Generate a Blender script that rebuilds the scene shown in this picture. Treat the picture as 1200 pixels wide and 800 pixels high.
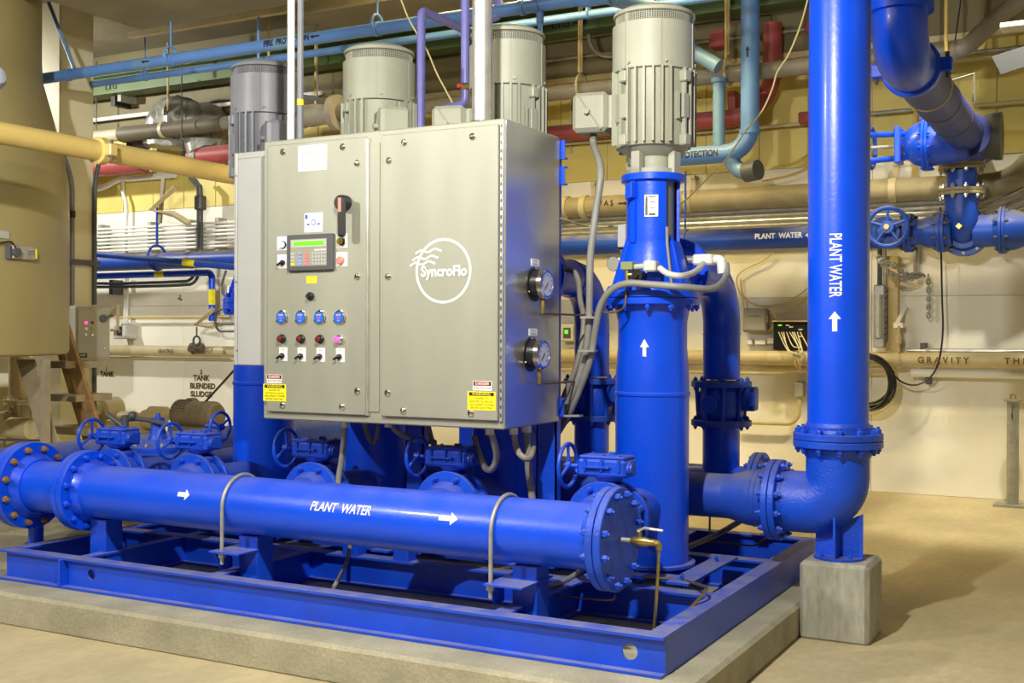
import bpy, math, random
from math import sin, cos, pi, radians
from mathutils import Vector, Matrix
random.seed(4)
V = Vector
for o in list(bpy.data.objects): bpy.data.objects.remove(o)
SC = bpy.context.scene; COL = SC.collection
Z3 = V((0, 0, 1)); X3 = V((1, 0, 0)); Y3 = V((0, 1, 0))

# ---------------------------------------------------------------- camera
F = 1356.43; YAW, PIT, ROL = radians(28.2132), radians(.23445), radians(.19006)
CAM = V((0, 0, 1.6))
FW = V((-sin(YAW)*cos(PIT), cos(YAW)*cos(PIT), -sin(PIT)))
_r = V((cos(YAW), sin(YAW), 0)); _u = _r.cross(FW)
RT = _r*cos(ROL) + _u*sin(ROL); UP = -_r*sin(ROL) + _u*cos(ROL)
cd = bpy.data.cameras.new('camera'); cam = bpy.data.objects.new('camera', cd); COL.objects.link(cam)
cd.sensor_width = 36; cd.lens = F/1200*36; cd.clip_start = .05; cd.clip_end = 200
M = Matrix((RT, UP, -FW)).transposed().to_4x4(); M.translation = CAM; cam.matrix_world = M
SC.camera = cam
# surveying helpers: where the sight line through a photo point meets a given world plane
def ray(x, y): return FW + RT*((x-600)/F) + UP*((400-y)/F)
def py(x, y, Y): d = ray(x, y); return CAM + d*(Y/d.y)
def px(x, y, X): d = ray(x, y); return CAM + d*(X/d.x)
def pz(x, y, Z): d = ray(x, y); return CAM + d*((Z-1.6)/d.z)
def m_per_px(p): return (V(p)-CAM).dot(FW)/F

# ---------------------------------------------------------------- world, lights, exposure
w = bpy.data.worlds.new('world'); SC.world = w; w.use_nodes = True
w.node_tree.nodes['Background'].inputs[0].default_value = (1.0, .86, .6, 1)
w.node_tree.nodes['Background'].inputs[1].default_value = .06
def area(name, loc, target, size, power, col, sy=None):
    l = bpy.data.lights.new(name, 'AREA'); l.energy = power; l.color = col; l.size = size
    if sy: l.shape = 'RECTANGLE'; l.size_y = sy
    o = bpy.data.objects.new(name, l); COL.objects.link(o); o.location = loc
    o.rotation_euler = (V(target)-V(loc)).to_track_quat('-Z', 'Y').to_euler(); return o
def spot(name, loc, target, power, col, angle=120, rad=.12, blend=.6):
    l = bpy.data.lights.new(name, 'SPOT'); l.energy = power; l.color = col; l.spot_size = radians(angle)
    l.spot_blend = blend; l.shadow_soft_size = rad
    o = bpy.data.objects.new(name, l); COL.objects.link(o); o.location = loc
    o.rotation_euler = (V(target)-V(loc)).to_track_quat('-Z', 'Y').to_euler(); return o
WHITE = (1, .965, .86); SODIUM = (1, .80, .36)
spot('strobe_right', (-1.85, 2.7, 3.65), (-2.2, 8.2, .7), 470, WHITE, 150, .06)
spot('strobe_left', (-6.9, -.2, 4.5), (-4.6, 7.0, 1.4), 700, WHITE, 140, .12)
spot('strobe_centre', (-3.1, .3, 4.3), (-11.6, 10.5, 2.2), 2300, (1, .97, .90), 42, .10, .5)
spot('lamp_wall_left', (-14.3, 9.3, 5.0), (-12.0, 12.4, 1.6), 520, (1, .97, .88), 150, .12)
spot('lamp_wall_right', (-.7, 9.7, 5.5), (-.3, 12.3, 1.9), 560, (1, .93, .72), 84, .12, .35)
area('sodium_front', (-3.5, -1.5, 5.3), (-3.5, 2.5, 0), 3.0, 85, (1, .84, .55))
area('sodium_mid', (-4.8, 9.6, 5.5), (-4.8, 10.0, 0), 3.0, 210, (1, .76, .30), .5)
area('sodium_side', (3.2, 5.5, 5.3), (1.5, 6.5, 0), 1.5, 25, (1, .86, .55))
SC.view_settings.view_transform = 'Standard'; SC.view_settings.look = 'None'
SC.view_settings.exposure = 0.5; SC.view_settings.gamma = 1; SC.view_settings.use_curve_mapping = False

# ---------------------------------------------------------------- materials
MATS = {}
def mat(name, col, rough=.5, metal=0., dust=0., dustcol=(.36, .34, .28), mott=.08, scale=6., bump=.0, bscale=60., coat=0., emit=None, estr=1., grime=0., grimecol=(.16, .13, .09), stretch=None, speck=0., specks=90.):
    m = bpy.data.materials.new(name); m.use_nodes = True; nt = m.node_tree; N = nt.nodes; L = nt.links
    b = N['Principled BSDF']; b.inputs['Roughness'].default_value = rough; b.inputs['Metallic'].default_value = metal
    b.inputs['Coat Weight'].default_value = coat; b.inputs['Coat Roughness'].default_value = .12
    tc = N.new('ShaderNodeTexCoord'); vec = tc.outputs['Object']
    if stretch:
        mp = N.new('ShaderNodeMapping'); mp.inputs['Scale'].default_value = stretch; L.new(vec, mp.inputs[0]); vec = mp.outputs[0]
    def noise(sc, det=4.):
        n = N.new('ShaderNodeTexNoise'); n.inputs['Scale'].default_value = sc; n.inputs['Detail'].default_value = det
        L.new(vec, n.inputs['Vector']); return n.outputs['Fac']
    def mix(fac, a, bb):
        x = N.new('ShaderNodeMix'); x.data_type = 'RGBA'
        if isinstance(fac, float): x.inputs[0].default_value = fac
        else: L.new(fac, x.inputs[0])
        for s, q in ((6, a), (7, bb)):
            if isinstance(q, tuple): x.inputs[s].default_value = (*q, 1)
            else: L.new(q, x.inputs[s])
        return x.outputs[2]
    def ramp(f, a, bb, lo=0., hi=1.):
        r = N.new('ShaderNodeMapRange'); r.inputs[1].default_value = a; r.inputs[2].default_value = bb
        r.inputs[3].default_value = lo; r.inputs[4].default_value = hi; L.new(f, r.inputs[0]); return r.outputs[0]
    c = tuple(col)
    cur = mix(ramp(noise(scale), .3, .7), tuple(min(1, x*(1-mott)) for x in c), tuple(min(1, x*(1+mott)) for x in c))
    if speck: cur = mix(ramp(noise(specks, 8.), .35, .65, 0., speck), cur, tuple(x*.45 for x in c))
    if grime:
        cur = mix(ramp(noise(scale*.55, 6.), .52, .72, 0., grime), cur, grimecol)
    if dust:
        g = N.new('ShaderNodeNewGeometry'); sp = N.new('ShaderNodeSeparateXYZ'); L.new(g.outputs['Normal'], sp.inputs[0])
        a = ramp(sp.outputs[2], .35, .95); n2 = ramp(noise(scale*1.7, 6.), .3, .6, .35, 1.)
        mu = N.new('ShaderNodeMath'); mu.operation = 'MULTIPLY'; L.new(a, mu.inputs[0]); L.new(n2, mu.inputs[1])
        m2 = N.new('ShaderNodeMath'); m2.operation = 'MULTIPLY'; L.new(mu.outputs[0], m2.inputs[0]); m2.inputs[1].default_value = dust
        cur = mix(m2.outputs[0], cur, dustcol)
        L.new(ramp(m2.outputs[0], 0., 1., rough, .9), b.inputs['Roughness'])
    L.new(cur, b.inputs['Base Color'])
    if bump:
        bp = N.new('ShaderNodeBump'); bp.inputs['Strength'].default_value = bump; bp.inputs['Distance'].default_value = .01
        L.new(noise(bscale, 5.), bp.inputs['Height']); L.new(bp.outputs[0], b.inputs['Normal'])
    if emit: b.inputs['Emission Color'].default_value = (*emit, 1); b.inputs['Emission Strength'].default_value = estr
    MATS[name] = m; return m
BLUE = mat('blue_paint', (.001, .074, .84), .34, dust=.18, mott=.08, scale=3, bump=.10, bscale=45, coat=.12)
DUSTB = mat('grimy_blue_paint', (.035, .055, .26), .5, dust=.85, dustcol=(.24, .21, .15), mott=.2, scale=5, bump=.1, grime=.35, grimecol=(.09, .08, .07))
BLUED = mat('dusty_blue_paint', (.015, .075, .55), .45, dust=.8, dustcol=(.20, .20, .25), mott=.12, scale=5, bump=.12, bscale=40)
BLUECAST = mat('cast_blue_paint', (.004, .070, .66), .40, dust=.4, dustcol=(.22, .22, .28), mott=.1, scale=9, bump=.35, bscale=70, grime=.35, grimecol=(.03, .03, .09))
BLUESKID = mat('skid_blue_paint', (.004, .068, .70), .40, dust=.7, dustcol=(.27, .26, .28), mott=.12, scale=5, bump=.08, bscale=30, coat=.15, grime=.12, grimecol=(.10, .06, .08))
BLUEWALL = mat('header_blue_paint', (.008, .065, .46), .42, dust=.95, dustcol=(.30, .28, .24), mott=.1, scale=4, bump=.08)
SKY = mat('light_blue_paint', (.10, .23, .54), .4, dust=.25, mott=.1, scale=3, bump=.04)
SKYD = mat('greyish_blue_paint', (.13, .25, .42), .4, dust=.25, mott=.1, scale=3)
PURPLE = mat('violet_paint', (.19, .19, .56), .35, dust=.3, mott=.08)
STEEL = mat('brushed_stainless', (.345, .35, .295), .52, metal=.38, mott=.07, scale=5, bump=.03, bscale=160, stretch=(1, 1, .25))
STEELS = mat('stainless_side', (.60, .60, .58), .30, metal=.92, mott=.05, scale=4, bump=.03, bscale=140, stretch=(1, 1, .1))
GALV = mat('galvanised_steel', (.62, .62, .60), .34, metal=.75, mott=.12, scale=14, dust=.15)
GALVD = mat('dull_galvanised', (.40, .40, .37), .5, metal=.45, mott=.18, scale=12, dust=.3)
CHROME = mat('chrome', (.75, .75, .72), .14, metal=1.)
BRASS = mat('brass', (.42, .33, .12), .35, metal=.85, mott=.15, scale=30)
COPPER = mat('tarnished_copper', (.20, .12, .06), .42, metal=.6, mott=.2, scale=20)
MOTOR = mat('motor_grey_paint', (.35, .355, .29), .5, mott=.07, scale=4, bump=.15, bscale=50, dust=.2)
MOTORD = mat('motor_slate_paint', (.20, .21, .25), .42, mott=.1, scale=4, bump=.12, dust=.5)
LGREY = mat('light_grey_enamel', (.43, .44, .445), .35, mott=.03, bump=.02)
GREY = mat('mid_grey_enamel', (.30, .29, .24), .5, mott=.08, dust=.3)
CONDUIT = mat('grey_flexible_conduit', (.25, .25, .23), .48, mott=.1, scale=12)
WCONDUIT = mat('pale_flexible_conduit', (.56, .56, .52), .42, mott=.1, scale=12, dust=.2)
WHITEP = mat('white_paint', (.82, .82, .78), .45, mott=.03)
PAPER = mat('white_label_stock', (.85, .85, .86), .6, mott=.01)
INK = mat('black_ink', (.012, .012, .014), .6, mott=0)
INKG = mat('grey_ink', (.25, .25, .3), .6, mott=0)
BROWNINK = mat('brown_stencil_paint', (.09, .06, .02), .6, mott=.2)
REDINK = mat('red_ink', (.65, .08, .08), .5, mott=0)
BLUEINK = mat('blue_ink', (.03, .10, .60), .5, mott=0)
WLET = mat('white_lettering_paint', (.80, .82, .84), .5, mott=.05, scale=40)
YELLOWL = mat('yellow_label_stock', (.95, .83, .01), .5, mott=.01)
YELPIPE = mat('yellow_buff_paint', (.62, .46, .15), .34, mott=.06, scale=3, dust=.15, bump=.03)
TANTANK = mat('tan_vessel_paint', (.33, .275, .12), .45, mott=.04, scale=2, bump=.03)
TANPIPE = mat('tan_pipe_paint', (.34, .29, .165), .5, mott=.14, scale=6, dust=.5, dustcol=(.30, .28, .22), grime=.3)
CREAM = mat('cream_pipe_paint', (.55, .47, .28), .42, mott=.10, scale=5, dust=.2, grime=.15)
TANMACH = mat('tan_machine_paint', (.33, .27, .12), .5, mott=.12, scale=8, dust=.4)
BROWNM = mat('brown_machine_paint', (.11, .085, .05), .55, mott=.15, scale=8, dust=.3)
RED = mat('red_pipe_paint', (.34, .06, .06), .5, mott=.2, scale=5, dust=.75, dustcol=(.40, .24, .22), bump=.1)
GREEN = mat('green_beam_paint', (.085, .14, .045), .5, mott=.1, scale=3)
RUST = mat('rusty_brown_paint', (.26, .15, .06), .65, mott=.3, scale=8, bump=.2, grime=.5, grimecol=(.38, .31, .16))
LEGTAN = mat('weathered_tan_steel', (.24, .20, .13), .6, mott=.15, scale=6, dust=.2)
BLACK = mat('black_plastic', (.012, .012, .013), .38, mott=0)
DARK = mat('dark_grey_plastic', (.075, .08, .09), .45, mott=.02)
BLACKC = mat('black_cable', (.02, .02, .022), .45, mott=.1)
DKPIPE = mat('dark_brown_lagging', (.10, .085, .05), .6, mott=.2, scale=6, dust=.5, dustcol=(.30, .28, .20))
FOIL = mat('silver_wrap', (.36, .36, .33), .38, metal=.35, mott=.3, scale=9, bump=.9, bscale=10)
YCABLE = mat('pale_yellow_cable', (.72, .62, .30), .5, mott=.05)
CONC = mat('pad_concrete', (.42, .395, .29), .82, mott=.20, speck=.30, specks=70, scale=4, bump=.5, bscale=45, grime=.5, grimecol=(.24, .225, .16))
CONCG = mat('pedestal_concrete', (.40, .395, .33), .85, mott=.22, speck=.45, specks=40, scale=6, bump=.5, bscale=50, stretch=(1, 1, .3), grime=.3, grimecol=(.26, .26, .22))
FLOORM = mat('trowelled_concrete_floor', (.57, .485, .30), .60, mott=.20, speck=.22, specks=26, scale=1.6, bump=.2, bscale=24, grime=.6, grimecol=(.44, .375, .23), stretch=(1, .6, 1))
CEILM = mat('bare_concrete_ceiling', (.28, .25, .17), .85, mott=.16, scale=1.2, bump=.4, bscale=16, grime=.5, grimecol=(.17, .15, .10))
WALLW = mat('white_wall_paint', (.84, .82, .72), .55, mott=.03, scale=1.5, bump=.1, bscale=12)
WALLY = mat('yellow_cream_wall_paint', (.68, .565, .16), .55, mott=.06, scale=1.5, bump=.12, bscale=12, grime=.15, grimecol=(.46, .38, .13))
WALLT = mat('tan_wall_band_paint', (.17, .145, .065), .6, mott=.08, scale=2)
COLUMNM = mat('column_buff_paint', (.66, .62, .45), .5, mott=.05, scale=2, bump=.06)
WOODW = mat('dull_white_steel', (.6, .56, .42), .5, mott=.05)
LCD = mat('green_display', (.05, .4, .02), .3, emit=(.18, 1, .02), estr=.9, mott=0)
LREDON = mat('lit_pink_lamp', (.8, .05, .3), .3, emit=(1, .05, .32), estr=1.6, mott=0)
LBLUEON = mat('lit_blue_lamp', (.1, .4, .9), .3, emit=(.45, .75, 1), estr=2.2, mott=0)
LREDOFF = mat('dark_red_lens', (.16, .015, .02), .2, mott=0)
LYEL = mat('amber_lens', (.34, .25, .01), .25, mott=0)
PINKB = mat('salmon_button', (.75, .25, .2), .4, mott=0)
KBLUE = mat('bright_blue_face', (.01, .14, .85), .35, mott=0)
KGREY = mat('key_grey', (.45, .46, .45), .5, mott=0)
KBTN = mat('key_blue', (.25, .35, .8), .5, mott=0)
KRED = mat('key_red', (.75, .2, .22), .5, mott=0)
KHAKI = mat('khaki_plastic', (.25, .30, .14), .5, mott=0)
GLASSF = mat('dial_face', (.58, .58, .55), .2, mott=.02, coat=.6)
MESHM = mat('mesh_screen_grey', (.22, .22, .19), .5, metal=.3, mott=.05)
DUSTYPIPE = mat('grey_dusty_pipe', (.24, .22, .18), .5, mott=.15, scale=6, dust=.7, dustcol=(.36, .32, .24))

# ---------------------------------------------------------------- mesh builder
def perp(a):
    a = V(a).normalized(); t = V((0, 0, 1)) if abs(a.z) < .9 else V((1, 0, 0))
    u = t.cross(a).normalized(); return u, a.cross(u)
class B:
    def __init__(s): s.v = []; s.f = []
    def add(s, v, f):
        n = len(s.v); s.v += [V(q) for q in v]; s.f += [tuple(i+n for i in q) for q in f]; return s
    def box(s, x0, x1, y0, y1, z0, z1, ch=0.):
        if x0 > x1: x0, x1 = x1, x0
        if y0 > y1: y0, y1 = y1, y0
        if z0 > z1: z0, z1 = z1, z0
        return s.obox(((x0+x1)/2, (y0+y1)/2, (z0+z1)/2), (x1-x0, y1-y0, z1-z0), ch=ch)
    def obox(s, c, d, ax=(X3, Y3, Z3), ch=0.):
        c = V(c); a = [V(ax[i])*(d[i]/2) for i in range(3)]
        if not ch:
            v = [c+a[0]*i+a[1]*j+a[2]*k for k in (-1, 1) for j in (-1, 1) for i in (-1, 1)]
            return s.add(v, [(0, 2, 3, 1), (4, 5, 7, 6), (0, 1, 5, 4), (2, 6, 7, 3), (0, 4, 6, 2), (1, 3, 7, 5)])
        # chamfered box: 24 vertices
        v = []; idx = {}
        for k in (-1, 1):
            for j in (-1, 1):
                for i in (-1, 1):
                    for q in range(3):
                        sg = [i, j, k]; p = c.copy()
                        for t in range(3):
                            h = d[t]/2 - (0 if t == q else ch)
                            p = p + V(ax[t])*sg[t]*h
                        idx[(i, j, k, q)] = len(v); v.append(p)
        f = []
        for q in range(3):
            a1, a2 = [(1, 2), (0, 2), (0, 1)][q]
            for sg in (-1, 1):
                cs = []
                for (m, n) in ((-1, -1), (1, -1), (1, 1), (-1, 1)):
                    t = [0, 0, 0]; t[q] = sg; t[a1] = m; t[a2] = n; cs.append(idx[(*t, q)])
                f.append(tuple(cs))
        for e in range(3):
            a1, a2 = [(1, 2), (0, 2), (0, 1)][e]
            for m in (-1, 1):
                for n in (-1, 1):
                    t0 = [0, 0, 0]; t0[a1] = m; t0[a2] = n; t1 = list(t0); t0[e] = -1; t1[e] = 1
                    f.append((idx[(*t0, a1)], idx[(*t1, a1)], idx[(*t1, a2)], idx[(*t0, a2)]))
        for i in (-1, 1):
            for j in (-1, 1):
                for k in (-1, 1): f.append(tuple(idx[(i, j, k, q)] for q in range(3)))
        return s.add(v, f)
    def prism(s, poly, o, ux, uy, w):
        o = V(o); ux = V(ux); uy = V(uy); n = ux.cross(uy).normalized()*w; k = len(poly)
        v = [o+ux*a+uy*b for a, b in poly]; v += [q+n for q in v]
        return s.add(v, [tuple(range(k))[::-1], tuple(range(k, 2*k))]+[(i, (i+1) % k, k+(i+1) % k, k+i) for i in range(k)])
    def lathe(s, o, axis, prof, n=28):
        o = V(o); a = V(axis).normalized(); u, w_ = perp(a); v = []; f = []; k = len(prof)
        for t, r in prof:
            for i in range(n):
                q = 2*pi*i/n; v.append(o+a*t+u*(r*cos(q))+w_*(r*sin(q)))
        for j in range(k-1):
            for i in range(n):
                f.append((j*n+i, j*n+(i+1) % n, (j+1)*n+(i+1) % n, (j+1)*n+i))
        f.append(tuple(range(n))[::-1]); f.append(tuple(range((k-1)*n, k*n)))
        return s.add(v, f)
    def cyl(s, a, b, r, r2=None, n=20):
        a = V(a); b = V(b); return s.lathe(a, b-a, [(0, r), ((b-a).length, r if r2 is None else r2)], n)
    def tube(s, pts, r, n=12, bend=0., closed=False, k=7):
        P = [V(p) for p in pts]
        if bend:
            Q = [P[0]]
            for i in range(1, len(P)-1):
                a = P[i-1]-P[i]; b = P[i+1]-P[i]
                d = min(bend, a.length*.49, b.length*.49); a = a.normalized()*d; b = b.normalized()*d
                c0 = P[i]+a; c1 = P[i]+b
                for j in range(k+1):
                    t = j/k; w_ = .41
                    h0 = P[i]+a*(1-.552); h1 = P[i]+b*(1-.552)
                    Q.append(c0*(1-t)**3+h0*3*t*(1-t)**2+h1*3*t*t*(1-t)+c1*t**3)
            Q.append(P[-1]); P = Q
        m = len(P); T = []
        for i in range(m):
            if closed: t = P[(i+1) % m]-P[i-1]
            else: t = P[min(i+1, m-1)]-P[max(i-1, 0)]
            T.append(t.normalized())
        u, _ = perp(T[0]); v = []; f = []
        for i in range(m):
            u = (u - T[i]*u.dot(T[i])).normalized(); w_ = T[i].cross(u)
            rr = r
            if isinstance(r, (list, tuple)): g = i/(m-1)*(len(r)-1); g0 = min(int(g), len(r)-2); rr = r[g0]+(r[g0+1]-r[g0])*(g-g0)
            for j in range(n):
                q = 2*pi*j/n; v.append(P[i]+u*(rr*cos(q))+w_*(rr*sin(q)))
        for i in range(m if closed else m-1):
            i2 = (i+1) % m
            for j in range(n): f.append((i*n+j, i*n+(j+1) % n, i2*n+(j+1) % n, i2*n+j))
        if not closed: f.append(tuple(range(n))[::-1]); f.append(tuple(range((m-1)*n, m*n)))
        return s.add(v, f)
    def ring(s, c, axis, R, r, n=10, m=36):
        u, w_ = perp(axis); c = V(c)
        return s.tube([c+u*(R*cos(2*pi*i/m))+w_*(R*sin(2*pi*i/m)) for i in range(m)], r, n, closed=True)
    def ball(s, c, r, n=12):
        return s.lathe(V(c)-Z3*r, Z3, [(r-r*cos(pi*i/8), max(1e-4, r*sin(pi*i/8))) for i in range(9)], n)
def jitter(b, a):
    for q in b.v: q += V((random.uniform(-a, a), random.uniform(-a, a), random.uniform(-a, a)))
    return b
def smooth(pts, k=6):
    P = [V(p) for p in pts]; out = []
    for i in range(len(P)-1):
        p0 = P[max(i-1, 0)]; p1 = P[i]; p2 = P[i+1]; p3 = P[min(i+2, len(P)-1)]
        for j in range(k):
            t = j/k
            out.append(.5*((2*p1)+(p2-p0)*t+(2*p0-5*p1+4*p2-p3)*t*t+(3*p1-p0-3*p2+p3)*t**3))
    return out+[P[-1]]
def arc(c, u, w_, R, a0, a1, n=10):
    c = V(c); u = V(u); w_ = V(w_)
    return [c+u*(R*cos(a0+(a1-a0)*i/n))+w_*(R*sin(a0+(a1-a0)*i/n)) for i in range(n+1)]

# ---------------------------------------------------------------- things, parts
def props(o, label=None, cat=None, group=None, kind=None):
    if label: o['label'] = label
    if cat: o['category'] = cat
    if group: o['group'] = group
    if kind: o['kind'] = kind
def T(name, label, cat, loc, group=None):
    o = bpy.data.objects.new(name, None); COL.objects.link(o); o.location = V(loc); o.empty_display_size = .1
    props(o, label, cat, group); return o
def rootloc(o):
    while o.parent: o = o.parent
    return o.location.copy()
def mesh_of(name, b, m, off, ang=32):
    me = bpy.data.meshes.new(name); me.from_pydata([tuple(q-off) for q in b.v], [], b.f)
    me.materials.append(m); me.validate(); me.update()
    import bmesh as bmm
    bm = bmm.new(); bm.from_mesh(me); bmm.ops.recalc_face_normals(bm, faces=bm.faces); bm.to_mesh(me); bm.free()
    me.shade_smooth(); me.set_sharp_from_angle(angle=radians(ang)); return me
def P(name, b, m, parent, label=None, kind=None, ang=32):
    o = bpy.data.objects.new(name, mesh_of(name, b, m, rootloc(parent), ang)); COL.objects.link(o); o.parent = parent
    props(o, label, kind=kind); return o
def S(name, b, m, label=None, cat=None, group=None, kind=None, loc=None, ang=32):
    if loc is None:
        xs = [q.x for q in b.v]; ys = [q.y for q in b.v]; zs = [q.z for q in b.v]
        loc = V(((min(xs)+max(xs))/2, (min(ys)+max(ys))/2, min(zs)))
    o = bpy.data.objects.new(name, mesh_of(name, b, m, V(loc), ang)); COL.objects.link(o); o.location = V(loc)
    props(o, label, cat, group, kind); return o
SH = {}
def bolt_mesh(r, L, m):
    k = ('b', round(r, 4), round(L, 4), m.name)
    if k not in SH:
        b = B(); h = r*1.3
        b.lathe((0, 0, -L/2-h), Z3, [(0, r*.86), (h*.2, r), (h, r)], 6); b.lathe((0, 0, L/2), Z3, [(0, r), (h*.8, r), (h, r*.86)], 6)
        b.cyl((0, 0, -L/2-h*1.5), (0, 0, L/2+h*1.5), r*.5, n=8)
        SH[k] = mesh_of('bolt', b, m, V((0, 0, 0)), 25)
    return SH[k]
def put(name, me, pos, axis, parent, spin=0.):
    o = bpy.data.objects.new(name, me); COL.objects.link(o); o.parent = parent
    q = Z3.rotation_difference(V(axis).normalized()).to_matrix().to_4x4()
    o.matrix_local = Matrix.Translation(V(pos)-rootloc(parent)) @ q @ Matrix.Rotation(spin, 4, 'Z'); return o
def flange(parent, c, axis, R, r, t, nb, m, br=.016, mb=None, pair=True, blind=False, phase=.5, hub=True, label=None, both=True):
    """bolted flange joint centred on c: one or two discs with a joint line, bolts as sub-parts"""
    a = V(axis).normalized(); c = V(c); b = B(); g = .004
    if pair:
        b.lathe(c-a*(t+g/2), a, [(0, R*.985), (.004, R), (t-.003, R), (t, R*.99)], 40)
        b.lathe(c-a*g, a, [(0, R*.86), (2*g, R*.86)], 32)
        b.lathe(c+a*(g/2), a, [(0, R*.99), (.003, R), (t-.004, R), (t, R*.985)], 40)
        lo, hi = -(t+g/2), t+g/2
    else:
        b.lathe(c-a*(t/2), a, [(0, R*.985), (.004, R), (t-.004, R), (t, R*.985)], 40); lo, hi = -t/2, t/2
    if hub:
        hl = .055; hr = r+.35*(R-r)
        b.lathe(c+a*(lo-hl), a, [(0, r+.002), (hl*.9, hr), (hl, hr)], 32)
        if not blind: b.lathe(c+a*hi, a, [(0, hr), (hl*.1, hr), (hl, r+.002)], 32)
    fl = P('flange', b, m, parent, label)
    u, w_ = perp(a); me = bolt_mesh(br, hi-lo, mb or m); Rb = (R+r+.25*(R-r))/2
    for i in range(nb):
        q = 2*pi*(i+phase)/nb
        put('bolt', me, c+a*((lo+hi)/2)+u*(Rb*cos(q))+w_*(Rb*sin(q)), a, fl, random.random())
    return fl
def text(s, size, o, u, v, m, parent, wrap=None, bold=.02, name='lettering', al='CENTER', eps=.002, shear=0., sx=1., fit=None):
    cu = bpy.data.curves.new('lettering', 'FONT'); cu.body = s; cu.size = size; cu.align_x = al; cu.align_y = 'CENTER'
    cu.offset = bold*size; cu.resolution_u = 3; cu.shear = shear
    ob = bpy.data.objects.new('lettering', cu); COL.objects.link(ob)
    dg = bpy.context.evaluated_depsgraph_get(); me = bpy.data.meshes.new_from_object(ob.evaluated_get(dg))
    bpy.data.objects.remove(ob); bpy.data.curves.remove(cu)
    u = V(u).normalized(); v = V(v).normalized(); o = V(o); n = u.cross(v); off = rootloc(parent)
    if fit: xs = [q.co.x for q in me.vertices]; sx = fit/max(.001, max(xs)-min(xs))
    if wrap:
        import bmesh as bmm
        bm = bmm.new(); bm.from_mesh(me); k = -size
        while k < size:
            bmm.ops.bisect_plane(bm, geom=bm.verts[:]+bm.edges[:]+bm.faces[:], plane_co=(0, k, 0), plane_no=(0, 1, 0)); k += wrap*.09
        bm.to_mesh(me); bm.free()
    for q in me.vertices:
        x, y = q.co.x*sx, q.co.y
        if wrap: q.co = o+u*x+(n*cos(y/wrap)+v*sin(y/wrap))*(wrap+eps)-off     # o on the axis of the pipe
        else: q.co = o+u*x+v*y+n*eps-off
    me.materials.clear(); me.materials.append(m); me.name = name
    ob = bpy.data.objects.new(name, me); COL.objects.link(ob); ob.parent = parent; return ob
def wrapshape(polys, o, u, v, R, m, parent, name='arrow', eps=.0015, k=6):
    """flat painted shapes (convex quads/triangles in u,v) laid on a pipe of radius R"""
    u = V(u).normalized(); v = V(v).normalized(); n = u.cross(v); b = B(); o = V(o)
    def pt(x, y): return o+u*x+(n*cos(y/R)+v*sin(y/R))*(R+eps)
    for x0, x1, ya0, ya1, yb0, yb1 in polys:     # strip from x0 to x1; y-range ya at x0, yb at x1
        for i in range(k):
            s0, s1 = i/k, (i+1)/k
            b.add([pt(x0, ya0+(ya1-ya0)*s0), pt(x1, yb0+(yb1-yb0)*s0), pt(x1, yb0+(yb1-yb0)*s1), pt(x0, ya0+(ya1-ya0)*s1)], [(0, 1, 2, 3)])
    return P(name, b, m, parent)
def arrow(o, u, v, R, L, W, m, parent):
    return wrapshape([(-L/2, L*.12, -W*.2, W*.2, -W*.2, W*.2), (L*.12, L/2, -W/2, W/2, -.0005, .0005)], o, u, v, R, m, parent)
def quadlabel(name, c, u, v, w_, h, m, parent, t=.0012):
    b = B(); b.obox(V(c)+V(u).cross(V(v))*t/2, (w_, h, t), (V(u), V(v), V(u).cross(V(v)))); return P(name, b, m, parent)
def run_x(xa, ya, xb, yb, Y):
    a = py(xa, ya, Y); b = py(xb, yb, Y); z = (a.z+b.z)/2; a.z = b.z = z; return a, b
def run_y(xa, ya, xb, yb, Y):
    a = py(xa, ya, Y); b = px(xb, yb, a.x); z = (a.z+b.z)/2; a.z = b.z = z; return a, b
# ================================================================ the room
def struct(name, b, m, parent=None):
    if parent: return P(name, b, m, parent)
    return S(name, b, m, kind='structure')
XL, XR, YF, YB, ZC = -20.0, 5.5, -4.0, 12.4, 5.75
struct('floor', B().box(XL-.3, XR+.3, YF-.3, YB+.3, -.25, 0), FLOORM)
struct('ceiling', B().box(XL-.3, XR+.3, YF-.3, YB+.3, ZC, ZC+.25), CEILM)
wb = struct('wall_back', B().box(XL-.3, XR+.3, YB+.02, YB+.3, 0, ZC), WALLW)
struct('wall_left', B().box(XL-.3, XL, YF, YB, 0, ZC), WALLW)
struct('wall_right', B().box(XR, XR+.3, YF, YB, 0, ZC), WALLW)
struct('wall_front', B().box(XL-.3, XR+.3, YF-.3, YF, 0, ZC), WALLW)
# painted wall panels: white below, yellow above, each with its own edges
def panels(x0, x1, wdt, z0, z1, m, gap):
    k = 0; x = x0; me = None
    while x < x1-.01:
        b = B().obox((0, 0, 0), (wdt-gap, .04, z1-z0-gap), ch=.003)
        if me is None: me = mesh_of('wall_panel', b, m, V((0, 0, 0)))
        o = bpy.data.objects.new('wall_panel', me); COL.objects.link(o); o.parent = wb
        o.location = V((x+wdt/2, YB+.02, (z0+z1)/2))-wb.location; x += wdt
panels(-19.2, 2.4, 2.4, 0, 2.03, WALLW, .004)
panels(-19.2, 2.4, 2.4, 2.03, 3.42, WALLW, .004)
panels(-19.2, 2.4, .60, 3.42, 4.62, WALLY, .012)
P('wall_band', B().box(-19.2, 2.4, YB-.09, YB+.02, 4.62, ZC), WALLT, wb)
P('wall_ledge', B().box(-19.2, 2.4, YB-.12, YB, 4.58, 4.64), CREAM, wb)
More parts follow.
